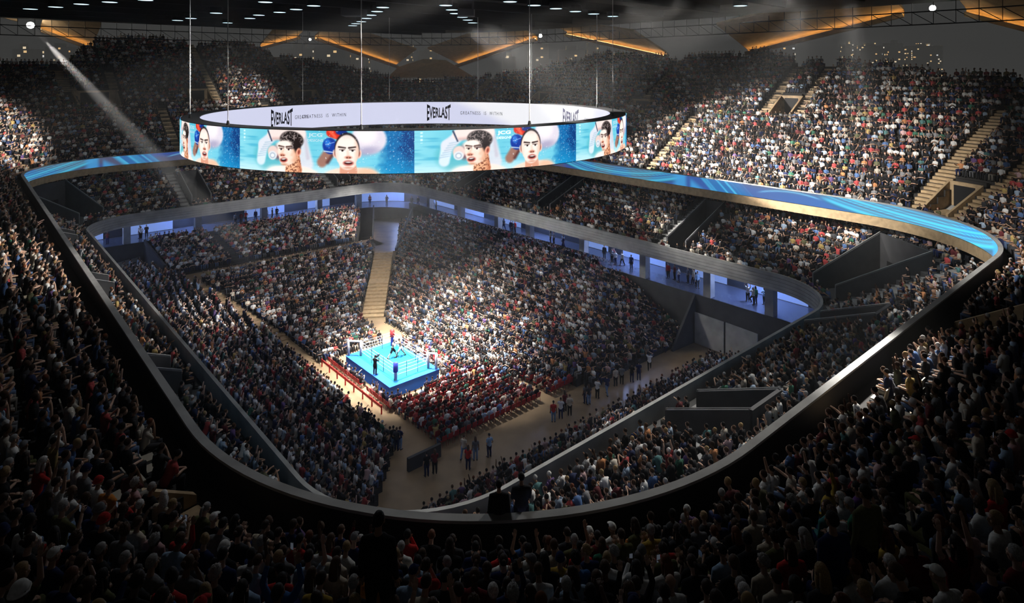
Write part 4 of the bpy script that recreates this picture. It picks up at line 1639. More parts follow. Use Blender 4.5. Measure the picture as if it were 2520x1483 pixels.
def shoes_mesh(J, name, s_=1):
    for s in (s_,):
        P = []
        a, t = J['an'][s], J['toe'][s]
        P.append(tube_mesh([a + A3(0, -.055, -.045), a + A3(0, .04, -.045), t + A3(0, .03, -.002)], [(.044, .042), (.050, .045), (.044, .034)], 10, (1, 0, 0)))
        P.append(tube_mesh([a + A3(0, -.01, .03), a + A3(0, -.01, -.03)], [.046, .046], 10))
    return remeshed(*merge(P), .016, name, 2)


def cap_shell(name, scale, line, nz=0.0, seed=0, thick=.012, centre=(0, -.012, .022)):
    """hair shell over the skull; line(az) gives the lowest height (relative, -1..1) where az=0 is the face"""
    nu, nv = 28, 18
    V, F = [], []
    idx = {}
    for j in range(nv + 1):
        for i in range(nu):
            ph = PI / 2 - (PI / 2 + 1.2) * j / nv
            az = 2 * PI * i / nu
            lo = math.asin(max(-.97, min(.97, line(az if az <= PI else 2 * PI - az))))
            ph = PI / 2 - (PI / 2 - lo) * j / nv
            d = A3(math.cos(ph) * math.sin(az), math.cos(ph) * math.cos(az), math.sin(ph))
            k = scale * (1 + nz * noise.noise(Vector(d * 7) + Vector((seed, 0, 0)))) * (1.0 if j < nv else .97)
            V.append(A3(*centre) + d * A3(.079, .099, .101) * k)
    for j in range(nv):
        for i in range(nu):
            i2 = (i + 1) % nu
            F.append((j * nu + i, j * nu + i2, (j + 1) * nu + i2, (j + 1) * nu + i)[::-1])
    n = len(V)
    for j in range(nv + 1):                      # inner skin closes the shell
        for i in range(nu):
            V.append(A3(*centre) + (V[j * nu + i] - A3(*centre)) * (1 - thick * 9 if j > 0 else .9))
    for j in range(nv):
        for i in range(nu):
            i2 = (i + 1) % nu
            F.append((n + j * nu + i, n + j * nu + i2, n + (j + 1) * nu + i2, n + (j + 1) * nu + i))
    for i in range(nu):
        i2 = (i + 1) % nu
        F.append((nv * nu + i, nv * nu + i2, n + nv * nu + i2, n + nv * nu + i)[::-1])
    return V, F


def smooth_line(front, side, back):
    def f(az):
        t = az / PI
        if t < .5:
            k = sstep(.18, .42, t); return float(front * (1 - k) + side * k)
        k = sstep(.5, .75, t); return float(side * (1 - k) + back * k)
    return f


HAIR = {}


def hair_mesh(name, parts, mi=None):
    me = mesh_from_parts(name, [(v, f, (mi[i] if mi else 0)) for i, (v, f) in enumerate(parts)])
    HAIR[name] = me


std = smooth_line(.58, -.05, -.62)
hair_mesh('short', [cap_shell('h', 1.055, std, .06, 1)])
hair_mesh('cropped', [cap_shell('h', 1.03, smooth_line(.6, .0, -.5), .03, 2)])
hair_mesh('curly', [cap_shell('h', 1.17, std, .22, 3)])
hair_mesh('long', [cap_shell('h', 1.08, smooth_line(.62, -.35, -.8), .07, 4), tube_mesh([(0, -.07, .04), (0, -.095, -.08), (0, -.10, -.22), (0, -.095, -.34)], [(.075, .045), (.088, .05), (.09, .042), (.06, .025)], 12, (1, 0, 0)),
                   tube_mesh([(.072, .0, .0), (.082, -.01, -.09), (.078, -.02, -.2)], [(.02, .035), (.02, .04), (.012, .025)], 8), tube_mesh([(-.072, .0, .0), (-.082, -.01, -.09), (-.078, -.02, -.2)], [(.02, .035), (.02, .04), (.012, .025)], 8)])
hair_mesh('bun', [cap_shell('h', 1.05, smooth_line(.6, -.1, -.6), .05, 5), ball_mesh((0, -.12, .06), (.042, .042, .042), 12, 8)])
hair_mesh('ponytail', [cap_shell('h', 1.05, smooth_line(.6, -.1, -.6), .05, 6), tube_mesh([(0, -.10, .05), (0, -.15, .03), (0, -.165, -.08), (0, -.14, -.2)], [.022, .03, .032, .012], 10)])
hair_mesh('beanie', [cap_shell('h', 1.14, smooth_line(.28, .02, -.28), .025, 7), tube_mesh([(0.089 * math.sin(a), -.012 + .112 * math.cos(a), .024 + (.012 if math.cos(a) > .5 else -.018)) for a in np.linspace(0, 2 * PI, 22)], [.016] * 22, 6)])
hair_mesh('cap', [cap_shell('h', 1.11, smooth_line(.38, .30, .02), .01, 8), tube_mesh([(0, .075, .062), (0, .125, .056), (0, .165, .045)], [(.070, .012), (.066, .009), (.045, .006)], 14, (1, 0, 0)), ball_mesh((0, -.012, .136), (.01, .01, .007), 8, 5)])

SKINS = [('pale', (.62, .40, .30)), ('light', (.52, .32, .22)), ('tan', (.38, .22, .14)), ('brown', (.20, .105, .06)), ('dark', (.09, .048, .03))]
SKIN_M = dict(SKINS)
HAIRS = [('black', (.012, .010, .010)), ('dark brown', (.035, .02, .013)), ('brown', (.085, .045, .025)), ('auburn', (.16, .05, .02)), ('blond', (.36, .24, .11)), ('grey', (.38, .37, .36)), ('white', (.72, .70, .68))]
HAIR_M = dict(HAIRS)
CLOTH = [('black', (.012, .012, .014), 34), ('charcoal', (.045, .045, .05), 13), ('grey', (.20, .20, .21), 9), ('white', (.80, .79, .76), 15), ('cream', (.62, .54, .42), 7), ('navy', (.015, .025, .09), 9), ('blue', (.05, .14, .36), 4), ('pale blue', (.34, .48, .66), 6),
         ('red', (.55, .03, .03), 6), ('maroon', (.17, .02, .025), 6), ('green', (.03, .17, .10), 2.2), ('teal', (.06, .21, .21), 1.8), ('olive', (.12, .12, .05), 4), ('orange', (.62, .22, .04), 2.5), ('mustard', (.50, .33, .06), 1.5), ('pink', (.62, .36, .36), 2.5), ('purple', (.14, .06, .24), 1.2)]
CLOTH_W = np.array([c[2] for c in CLOTH], float)
CLOTH_W /= CLOTH_W.sum()
CLOTH_M = {n: c for n, c, w in CLOTH}
JEANS_M = (.22, .33, .52)


def own_colour_material(name, rough, spec, var, scale):
    """a material whose colour is the object's own colour, with a little woven or skin variation"""
    m = bpy.data.materials.new(name)
    m.use_nodes = True
    nt = m.node_tree
    b = nt.nodes['Principled BSDF']
    b.inputs['Roughness'].default_value = rough
    b.inputs['Specular IOR Level'].default_value = spec
    oi = nt.nodes.new('ShaderNodeObjectInfo')
    tc_ = nt.nodes.new('ShaderNodeTexCoord')
    n = nt.nodes.new('ShaderNodeTexNoise')
    n.inputs['Scale'].default_value = scale
    mr = nt.nodes.new('ShaderNodeMapRange')
    mr.inputs['From Min'].default_value, mr.inputs['From Max'].default_value = .3, .7
    mr.inputs['To Min'].default_value, mr.inputs['To Max'].default_value = 1 - var, 1 + var
    vm = nt.nodes.new('ShaderNodeVectorMath')
    vm.operation = 'SCALE'
    nt.links.new(tc_.outputs['Object'], n.inputs['Vector'])
    nt.links.new(n.outputs['Fac'], mr.inputs['Value'])
    nt.links.new(oi.outputs['Color'], vm.inputs[0])
    nt.links.new(mr.outputs[0], vm.inputs['Scale'])
    nt.links.new(vm.outputs[0], b.inputs['Base Color'])
    return m


SKIN_OBJ = own_colour_material('skin', .55, .3, .06, 14)
HAIR_OBJ = own_colour_material('hair', .6, .25, .35, 60)
CLOTH_OBJ = own_colour_material('cloth', .85, .1, .14, 24)
EYE_W, EYE_D = material('eye_white', (.7, .68, .65), .3), material('eye_dark', (.02, .013, .01), .25)
PHONE_M = material('phone_screen', (.05, .05, .06), .2, emit=(.7, .8, 1.0), strength=.06)

SEATED = {
    'hands in lap': dict(arms='lap', lean=.06), 'leaning on knees': dict(arms='knees', lean=.5), 'clapping': dict(arms='clap', lean=.12), 'holding up a phone': dict(arms='phone', lean=.1, head_turn=.1),
    'one arm raised': dict(arms=('lap', 'up'), lean=.05), 'arms folded': dict(arms='cross', lean=.04), 'chin on hand': dict(arms=('lap', 'chin'), lean=.2), 'pointing': dict(arms=('lap', 'point'), lean=.12, head_turn=-.2),
    'turned aside': dict(arms='lap', lean=.1, head_turn=.8), 'both arms raised': dict(arms='up', lean=.0),
}
SEAT_W = [22, 16, 8, 2.5, 4, 9, 9, 5, 18, 2]
STANDING = {
    'standing': dict(sit=False, arms='down'), 'standing arms folded': dict(sit=False, arms='cross'), 'hands in pockets': dict(sit=False, arms='pocket', head_turn=.3), 'walking': dict(sit=False, arms='down', legs='walk', lean=.06),
    'standing clapping': dict(sit=False, arms='clap', lean=.05), 'both arms up': dict(sit=False, arms='up'), 'standing with phone': dict(sit=False, arms='phone'), 'one knee raised': dict(sit=False, arms=('up', 'point'), legs='dance'),
}
SK = {k: skeleton(True, **v) for k, v in SEATED.items()}
SK.update({k: skeleton(**v) for k, v in STANDING.items()})
MESHES = {}


def meshes_for(pose):
    if pose not in MESHES:
        J = SK[pose]
        key = pose.replace(' ', '_')
        MESHES[pose] = dict(body=body_mesh(J, 'body_' + key), tee=shirt_mesh(J, 'tee_' + key, False), sleeve=shirt_mesh(J, 'shirt_' + key, True), trousers=trousers_mesh(J, 'trousers_' + key), shoe=shoes_mesh(J, 'shoe_' + key), shoe2=shoes_mesh(J, 'shoe_' + key, -1))
        me = MESHES[pose]['body']
        for mm in (SKIN_OBJ, EYE_W, EYE_D): me.materials.append(mm)
        for k in ('tee', 'sleeve', 'trousers', 'shoe', 'shoe2'): MESHES[pose][k].materials.append(CLOTH_OBJ)
    return MESHES[pose]


for k in HAIR:
    HAIR[k].materials.append(CLOTH_OBJ if k in ('cap', 'beanie') else HAIR_OBJ)


def child(name, me, mat, root, mtx=None):
    o = bpy.data.objects.new(name, me)
    COL.objects.link(o)
    o.parent = root
    if mtx is not None: o.matrix_local = mtx
    o.color = (*mat, 1)
    return o


def make_person(pose, loc, facing, skin, hair, hair_mat, top, top_style, legs_mat, label, group=None, shoes=True, scale=1.0, name='person', shoe_mat=None):
    mm = meshes_for(pose)
    o = bpy.data.objects.new(name, mm['body'])
    COL.objects.link(o)
    o.location = loc
    o.rotation_euler = (0, 0, facing)
    o.scale = (scale,) * 3
    o.color = (*SKIN_M[skin], 1)
    if top: child('shirt', mm[top_style], top, o)
    if legs_mat: child('trousers', mm['trousers'], legs_mat, o)
    if shoes:
        child('shoe', mm['shoe'], shoe_mat or CLOTH_M['charcoal'], o)
        child('shoe', mm['shoe2'], shoe_mat or CLOTH_M['charcoal'], o)
    if hair:
        J = SK[pose]
        kind = 'cap' if hair == 'cap' else 'beanie' if hair == 'beanie' else 'hair'
        child(kind, HAIR[hair], hair_mat, o, Matrix.Translation(Vector(J['head'])) @ head_matrix(J))
    tag(o, label, 'person', group)
    return o


# ------------------------------------------------------------------ seats of the stands
def facing_of(n):
    return math.atan2(-n.y, -n.x) - PI / 2


SEATS = []     # x, y, z, facing, zone, row, position


def fill_rim(zone, rim, d0, z0, pitch, rise, rows_of, cuts, aisles, spacing, first=0):
    for k in range(40):
        t = 0.0
        d = d0 + pitch * k + .50
        while t < rim.L:
            i = int(np.searchsorted(rim.s, t, side='right') - 1)
            j = (i + 1) % rim.n
            w = np.linalg.norm((rim.P[j] + rim.N[j] * d) - (rim.P[i] + rim.N[i] * d)) / max(1e-6, np.linalg.norm(rim.P[j] - rim.P[i]))
            t += spacing / w
            if k < first or k >= rows_of(t): continue
            if in_cut(t, d, cuts, rim.L, .45): continue
            if any(a[1] - .3 < d < a[2] + .3 and dist_s(t, a[0], rim.L) * w < (.78 if a[0] != 0 else 0) for a in aisles): continue
            p, n = rim.at(t, d + RNG.normal(0, .04))
            SEATS.append((p.x, p.y, z0 + rise * k, facing_of(n), zone, k, t))


fill_rim('upper', RIM2, UP_D0, UP_Z0, UP_PITCH, UP_RISE, up_rows, UP_VOMS, UP_AISLES, .56)
fill_rim('middle', RIM1, MID_D0, MID_Z0, MID_PITCH, MID_RISE, lambda t: MID_ROWS, MID_VOMS, MID_AISLES, .56)
for ax, sg, rows, nm in BLOCKS:
    for k, (c, z, lo, hi) in enumerate(rows):
        x = lo - .2
        while x < hi - .3:
            x += .55
            if nm == 'near long stand' and any(abs(x - a) < .6 for a in (-24, -9, 6)): continue
            if nm == 'far end upper bank' and abs(x + 4.5) < .6: continue
            if nm == 'long stand beyond the ring' and k > 10 and any(abs(x - a) < .5 for a in (-14, 0)): continue
            if ax == 'q':
                P = W(x, c + .42 * sg)
                n = Vector((VV[0], VV[1], 0)) * sg
            else:
                P = W(c + .42 * sg, x)
                n = Vector((UU[0], UU[1], 0)) * sg
            SEATS.append((P.x, P.y, row_height(nm, z, x if ax == 'q' else 0), facing_of(n), nm, k, x))
# floor seats round the ring
FLOOR_CH = []
for k in range(9):
    p = 7.6 + .92 * k
    hi = 19.0 - max(0, (k - 5)) * .4
    q = -4.9
    while q < hi:
        q += .58
        if abs(q - 6.5) < .55: continue
        if abs(q + 2.4) < 1.0 and k == 0: continue
        P = W(p, q)
        FLOOR_CH.append((P.x, P.y, 0, facing_of(Vector((UU[0], UU[1], 0))), 'ringside', k, q))
q = -4.75
x = -3.6
while x < 7.5:
    x += .58
    if abs(x - 3.5) > .5:
        P = W(x, q)
        FLOOR_CH.append((P.x, P.y, 0, facing_of(-Vector((VV[0], VV[1], 0))), 'ringside near side', 0, x))
for k in range(2):
    x = -2.5
    while x < 7.0:
        x += .58
        P = W(x, 2.6 + .95 * k)
        FLOOR_CH.append((P.x, P.y, 0, facing_of(Vector((VV[0], VV[1], 0))), 'ringside far side', k, x))
SEATS += FLOOR_CH
S = np.array([[a[0], a[1], a[2], a[3]] for a in SEATS])
hx, hy, hd = project(S[:, :3] + np.array([0, 0, 1.0]))
seen = (hd > 2.2) & (hx > -60) & (hx < 2580) & (hy > -40) & (hy < 1560)
# nobody sits against the camera
seen &= np.hypot(S[:, 0], S[:, 1]) > 3.0
full = RNG.random(len(S)) < np.where(np.array([a[4] == 'middle' for a in SEATS]), .90, .965)
wide = (S[:, 1] > 1.0) & (np.hypot(S[:, 0], S[:, 1]) > 3.0) & (hx > -1500) & (hx < 4000)
take = np.where(wide & full)[0]
empty_seats = np.where(seen & ~full)[0]
in_view = np.where(seen & full)[0]
order = in_view[np.argsort(hd[in_view])]
# the nearest ones stay out of the way of the big standing figures
NEAR = [i for i in order[:420]]
STAND_NEAR = [(-1.95, 9.3, 'back of a large man in a black jacket standing above the seated crowd', 'standing', 'black'), (4.68, 9.3, 'broad standing person in a dark navy jacket with short black hair', 'standing', 'navy'),
              (5.5, 9.9, 'standing person in an olive jacket beside a man in navy', 'standing', 'olive'), (-.34, 16.6, 'standing person in black just behind the balcony rail, arms down', 'standing', 'black'),
              (.25, 16.9, 'standing person in charcoal at the balcony rail with folded arms', 'standing arms folded', 'charcoal')]
blocked = lambda x, y: any(math.hypot(x - a[0], y - a[1]) < .5 for a in STAND_NEAR)
NEAR = [i for i in NEAR if not blocked(S[i, 0], S[i, 1])][:300]
near_set = set(NEAR)

# ------------------------------------------------------------------ the nearest spectators, one object each
SPECIAL = [((57, 1250), 'short', 'grey', 'navy'), ((148, 1258), 'cropped', 'grey', 'olive'), ((232, 1325), 'beanie', 'red', 'black'), ((356, 1362), 'curly', 'grey', 'black'), ((530, 1358), 'beanie', 'white', 'black'),
           ((525, 1450), 'curly', 'grey', 'black'), ((430, 1320), 'short', 'black', 'red'), ((1100, 1408), 'short', 'grey', 'navy'), ((1140, 1420), 'short', 'black', 'red'), ((2325, 1432), 'cap', 'white', 'white'), ((2402, 1405), 'cap', 'black', 'navy'),
           ((2170, 1235), 'short', 'brown', 'white'), ((1855, 1260), 'short', 'dark brown', 'cream'), ((85, 1010), 'cropped', 'grey', 'white'), ((168, 1060), 'short', 'black', 'white'), ((280, 1200), 'short', 'dark brown', 'orange')]
special_of = {}
nx, ny = hx[NEAR], hy[NEAR]
for pos, hs, hc, tc_ in SPECIAL:
    e = (nx - pos[0]) ** 2 + (ny - pos[1] - 18) ** 2
    for kk in np.argsort(e):
        if NEAR[kk] not in special_of:
            special_of[NEAR[kk]] = (hs, hc, tc_)
            break
HSTYLE = ['short', 'cropped', 'curly', 'long', 'bun', 'ponytail', 'beanie', 'cap', 'bald']
HSW = [40, 12, 7, 16, 4, 6, 3, 7, 4]
HCW = [30, 26, 18, 6, 8, 9, 3]
poses = list(SEATED)
used = set()
m = MB()
for a in (-.55, 0, .55):                      # three-leaf emblem on the back of one black cap
    ca, sa = math.cos(a), math.sin(a)
    leaf = [(sa * t * .03 + ca * w, ca * t * .03 - sa * w) for t, w in ((0, 0), (.35, .006), (.65, .008), (1, 0), (.65, -.008), (.35, -.006))]
    k = len(m.V)
    m.add([(x_, -.1245 - .002, .052 + y_) for x_, y_ in leaf] + [(x_, -.1215, .052 + y_) for x_, y_ in leaf], [tuple(range(6)), tuple(range(6, 12))[::-1]])
tv, tf = text_arrays('adidas', .022, bold=.0004)
m.add([(v_[0] * -1, -.1262, .030 + v_[1]) for v_ in tv], tf)
EMBLEM = m.build('emblem', M['white'])
TOPS = [c[0] for c in CLOTH]
NEAR_W = np.array([c[2] for c in CLOTH]) * np.array([1.25 if c[0] in ('black', 'charcoal', 'navy', 'maroon', 'red') else 1 for c in CLOTH])
prnd = random.Random(5)
for i in NEAR:
    x, y, z, fa, zone, row, t = SEATS[i]
    for tries in range(200):
        pose = prnd.choices(poses, SEAT_W)[0]
        hs = prnd.choices(HSTYLE, HSW)[0]
        hc = prnd.choices([h[0] for h in HAIRS], HCW)[0]
        top = prnd.choices(TOPS, NEAR_W)[0]
        skin = prnd.choices([s[0] for s in SKINS], [26, 28, 18, 16, 12])[0]
        if hs in ('cap', 'beanie'):
            hc = prnd.choice(['black', 'white', 'red', 'navy', 'grey'])
        if i in special_of and tries < 100:
            hs, hc, top = special_of[i]
        hdesc = 'bald head' if hs == 'bald' else (hc + ' ' + hs if hs in ('cap', 'beanie', 'ponytail', 'bun') else hs + ' ' + hc + ' hair')
        if zone != 'upper': where = 'on the middle tier'
        else: where = ORD[min(row, 33)] + ' row from rail'
        lab = 'person in ' + top + ', ' + hdesc + ', ' + pose + ', ' + where
        if lab not in used:
            used.add(lab)
            break
    hm = None if hs == 'bald' else (CLOTH_M[hc] if hs in ('cap', 'beanie') else HAIR_M[hc])
    legs = prnd.choice([JEANS_M, CLOTH_M['black'], CLOTH_M['charcoal'], CLOTH_M['navy'], CLOTH_M['grey'], CLOTH_M['olive']])
    p = make_person(pose, (x, y, z), fa + prnd.gauss(0, .10), skin, None if hs == 'bald' else hs, hm, CLOTH_M[top], prnd.choice(['tee', 'tee', 'sleeve']), legs, lab, 'spectators on the near upper tier' if zone == 'upper' else 'spectators on the near middle tier',
                    shoes=hd[i] < 9, scale=prnd.uniform(.94, 1.05))
    if i in special_of and (hs, hc) == ('cap', 'black'):
        EMBLEM.parent = [c for c in p.children if c.name.startswith('cap')][0]
        EMBLEM['label'] = 'white three-leaf emblem'
    if pose == 'holding up a phone' and hd[i] < 14:
        J = SK[pose]
        m = MB()
        c = (J['wr'][-1] + J['wr'][1]) / 2 + A3(0, .05, .08)
        m.box(-.036, .036, -.004, .004, -.075, .075)
        ph = m.build('phone', M['black'])
        ph.matrix_world = Matrix.Translation(Vector((x, y, z))) @ Matrix.Rotation(fa, 4, 'Z') @ Matrix.Translation(Vector(c))
        m = MB(); m.box(-.032, .032, -.0055, -.0042, -.068, .068)
        m.build('screen', PHONE_M, ph)
        tag(ph, 'phone held up by a person in ' + top + ' with ' + hdesc + ', ' + ORD[min(row, 33)] + ' row', 'phone', 'phones held up in the crowd')
pr = list(RIM2.s)


def tread_at(x, y):
    """height of the upper tier under a plan point"""
    dd = np.hypot(RIM2.P[:, 0] - x, RIM2.P[:, 1] - y)
    i = int(dd.argmin())
    d = float((np.array([x, y]) - RIM2.P[i]) @ RIM2.N[i])
    k = int((d - UP_D0) // UP_PITCH)
    return (UP_Z0 + UP_RISE * k if k >= 0 else UP_Z0), Vector((RIM2.N[i][0], RIM2.N[i][1], 0))


for (x, y, lab, pose, top) in STAND_NEAR:
    z, n = tread_at(x, y)
    z += .43 if y < 12 else 0
    make_person(pose, (x, y, z), facing_of(n), 'tan', 'short', HAIR_M['black'], CLOTH_M[top], 'sleeve', CLOTH_M['black'], lab, 'people standing on the upper tier', scale=1.03)


# ------------------------------------------------------------------ the rest of the crowd (thousands): one mesh
CATS = ['shirt', 'trousers', 'skin', 'hair', 'shoe']


def low_figure(J, lod):
    """light figure: (V, faces, category per vertex); lod 0 far, 1 nearer"""
    seg = 5 if lod == 0 else 8
    sa = 4 if lod == 0 else 6
    V, F, C = [], [], []
    far = lod == 2
    lod = 0 if far else lod
    if far:
        seg, sa = 4, 3

    def put(vf, cat):
        v, f = vf
        n = len(V)
        V.extend([tuple(a) for a in v])
        F.extend([tuple(i + n for i in q) for q in f])
        C.extend([CATS.index(cat)] * len(v))
    T, R = J['torso'], J['torso_r']
    pick = [0, 3, 5] if far else [0, 2, 3, 5] if lod == 0 else range(6)
    put(tube_mesh([T[k] for k in pick], [(R[k][0] + .018, R[k][1] + .016) for k in pick], seg + 1, (1, 0, 0)), 'shirt')
    if lod:
        put(tube_mesh(J['neck'], [.056, .052, .05], 6, cap=False), 'skin')
    c = J['head']
    put(ball_mesh(c + A3(0, .012, -.012), (.076, .088, .115), 5 if far else 6 if lod == 0 else 10, 3 if far else 4 if lod == 0 else 8), 'skin')
    hv, hf = ball_mesh((0, 0, 0), (.084, .096, .098), 5 if far else 6 if lod == 0 else 10, 3 if far else 4 if lod == 0 else 8)
    Rm = np.array(head_matrix(J).to_3x3())
    off = Rm @ A3(0, -.022, .034)
    put(([c + off + Rm @ np.array(a) for a in hv], hf), 'hair')
    for s in (-1, 1):
        p, r = arm_pts(J, s)
        h = p[3] + J['hd'][s] / np.linalg.norm(J['hd'][s]) * .13
        put(tube_mesh([p[0], p[1] * .5 + p[2] * .5], [.07, .058], sa, cap=lod > 0), 'shirt')
        put(tube_mesh([p[1] * .6 + p[2] * .4, p[2], h] if far else [p[1] * .6 + p[2] * .4, p[2], p[3], h], [.048, .046, .03] if far else [.048, .046, .036, .03], sa, cap=not far), 'skin')
        p, r = leg_pts(J, s)
        put(tube_mesh([p[0], p[2], p[4]] if lod == 0 else p, [.1, .078, .05] if lod == 0 else [x + .016 for x in r], sa + 1 if far else sa, cap=not far), 'trousers')
        if not far: put(tube_mesh([J['an'][s] + A3(0, -.05, -.04), J['toe'][s] + A3(0, .03, 0)], [.045, .035], 4), 'shoe')
    return np.array(V), F, np.array(C)


cloth_cols = np.array([c[1] for c in CLOTH])
cloth_cols = cloth_cols * .75 + cloth_cols.mean(1, keepdims=True) * .25
hair_cols = np.array([h[1] for h in HAIRS])
skin_cols = np.array([s[1] for s in SKINS])
rest = np.array([i for i in take if i not in near_set and not (hd[i] < 20 and blocked(S[i, 0], S[i, 1]))])
pose_names = list(SEATED)
pw = np.array(SEAT_W, float) / sum(SEAT_W)
NR_ = len(rest)
pk = RNG.choice(len(pose_names), NR_, p=pw)
# one object: seat points that carry clothes colours, and the ten figures that sit on them
pts_ = np.stack([S[rest, 0] + RNG.normal(0, .025, NR_), S[rest, 1] + RNG.normal(0, .025, NR_), S[rest, 2]], 1)
CV, CF, kind_, cat_ = [pts_], [], [np.full(NR_, -1)], [np.zeros(NR_)]
base = NR_
for k, pn in enumerate(pose_names):
    v, f, c = low_figure(SK[pn], 1)
    CV.append(v)
    CF += [tuple(i + base for i in q) for q in f]
    kind_.append(np.full(len(v), k))
    cat_.append(c)
    base += len(v)
CV, kind_, cat_ = np.concatenate(CV), np.concatenate(kind_), np.concatenate(cat_)
me = fast_mesh('crowd', CV, np.concatenate([np.array(q) for q in CF]), np.array([len(q) for q in CF]))


def put_attr(name, typ, field, data):
    at = me.attributes.new(name, typ, 'POINT')
    at.data.foreach_set(field, np.ascontiguousarray(data).ravel())


def colour_attr(name, cols):
    full4 = np.ones((base, 4), np.float32)
    full4[:NR_, :3] = np.clip(cols, 0, 1)
    put_attr(name, 'FLOAT_COLOR', 'color', full4)


put_attr('figure', 'INT', 'value', kind_.astype(np.int32))
put_attr('part', 'FLOAT', 'value', cat_.astype(np.float32))
rot = np.zeros((base, 3), np.float32)
rot[:NR_, 2] = S[rest, 3] + RNG.normal(0, .16, NR_)
put_attr('turn', 'FLOAT_VECTOR', 'vector', rot)
siz = np.ones(base, np.float32)
siz[:NR_] = RNG.uniform(.93, 1.06, NR_)
put_attr('size', 'FLOAT', 'value', siz)
which = np.zeros(base, np.int32)
which[:NR_] = pk
put_attr('pose', 'INT', 'value', which)
colour_attr('c_shirt', cloth_cols[RNG.choice(len(CLOTH), NR_, p=CLOTH_W)] * RNG.uniform(.75, 1.15, (NR_, 1)))
tr = np.array([(.02, .02, .025), (.05, .05, .055), (.02, .03, .09), (.10, .15, .26), (.22, .20, .17), (.14, .14, .15)])
colour_attr('c_trousers', tr[RNG.choice(6, NR_, p=[.32, .18, .16, .18, .08, .08])])
colour_attr('c_skin', skin_cols[RNG.choice(5, NR_, p=[.28, .30, .18, .14, .10])])
colour_attr('c_hair', hair_cols[RNG.choice(7, NR_, p=[.36, .27, .15, .05, .07, .07, .03])])

cm_ = bpy.data.materials.new('crowd_clothes')
cm_.use_nodes = True
nt = cm_.node_tree
bs = nt.nodes['Principled BSDF']
bs.inputs['Roughness'].default_value = .8
bs.inputs['Specular IOR Level'].default_value = .15
pa = nt.nodes.new('ShaderNodeAttribute')
pa.attribute_name = 'part'
prev = None
for k, an in enumerate(('c_shirt', 'c_trousers', 'c_skin', 'c_hair', None)):
    if an:
        ca_ = nt.nodes.new('ShaderNodeAttribute')
        ca_.attribute_type = 'INSTANCER'
        ca_.attribute_name = an
        out_ = ca_.outputs['Color']
    else:
        rgb = nt.nodes.new('ShaderNodeRGB')
        rgb.outputs[0].default_value = (.03, .03, .03, 1)
        out_ = rgb.outputs[0]
    if prev is None:
        prev = out_
        continue
    gt_ = nt.nodes.new('ShaderNodeMath')
    gt_.operation = 'GREATER_THAN'
    gt_.inputs[1].default_value = k - .5
    nt.links.new(pa.outputs['Fac'], gt_.inputs[0])
    mx_ = nt.nodes.new('ShaderNodeMixRGB')
    nt.links.new(gt_.outputs[0], mx_.inputs[0])
    nt.links.new(prev, mx_.inputs[1])
    nt.links.new(out_, mx_.inputs[2])
    prev = mx_.outputs[0]
nt.links.new(prev, bs.inputs['Base Color'])
me.materials.append(cm_)
crowd = bpy.data.objects.new('crowd', me)
COL.objects.link(crowd)

ng = bpy.data.node_groups.new('seat_the_crowd', 'GeometryNodeTree')
ng.interface.new_socket('Geometry', in_out='INPUT', socket_type='NodeSocketGeometry')
ng.interface.new_socket('Geometry', in_out='OUTPUT', socket_type='NodeSocketGeometry')
gi, go = ng.nodes.new('NodeGroupInput'), ng.nodes.new('NodeGroupOutput')


def named(name, typ):
    n_ = ng.nodes.new('GeometryNodeInputNamedAttribute')
    n_.data_type = typ
    n_.inputs['Name'].default_value = name
    return n_.outputs['Attribute']


def only(k):
    cp = ng.nodes.new('FunctionNodeCompare')
    cp.data_type, cp.operation = 'INT', 'EQUAL'
    ins = [i_ for i_ in cp.inputs if i_.type == 'INT']
    ng.links.new(named('figure', 'INT'), ins[0])
    ins[1].default_value = k
    se = ng.nodes.new('GeometryNodeSeparateGeometry')
    se.domain = 'POINT'
    ng.links.new(gi.outputs[0], se.inputs['Geometry'])
    ng.links.new(cp.outputs[0], se.inputs['Selection'])
    return se.outputs['Selection']


jn = ng.nodes.new('GeometryNodeJoinGeometry')
for k in reversed(range(len(pose_names))):        # the join lists the last link first
    g2i = ng.nodes.new('GeometryNodeGeometryToInstance')
    ng.links.new(only(k), g2i.inputs[0])
    ng.links.new(g2i.outputs[0], jn.inputs[0])
iop = ng.nodes.new('GeometryNodeInstanceOnPoints')
ng.links.new(only(-1), iop.inputs['Points'])
ng.links.new(jn.outputs[0], iop.inputs['Instance'])
iop.inputs['Pick Instance'].default_value = True
ng.links.new(named('pose', 'INT'), iop.inputs['Instance Index'])
e2r = ng.nodes.new('FunctionNodeEulerToRotation')
ng.links.new(named('turn', 'FLOAT_VECTOR'), e2r.inputs[0])
ng.links.new(e2r.outputs[0], iop.inputs['Rotation'])
ng.links.new(named('size', 'FLOAT'), iop.inputs['Scale'])
ng.links.new(iop.outputs[0], go.inputs[0])
md = crowd.modifiers.new('seating', 'NODES')
md.node_group = ng
tag(crowd, 'dense crowd of thousands in mixed clothes filling every tier around the ring', 'crowd', None, 'stuff')
print('SEATS', len(SEATS), 'crowd', NR_, 'verts', len(CV), 'farthest near', hd[NEAR].max())

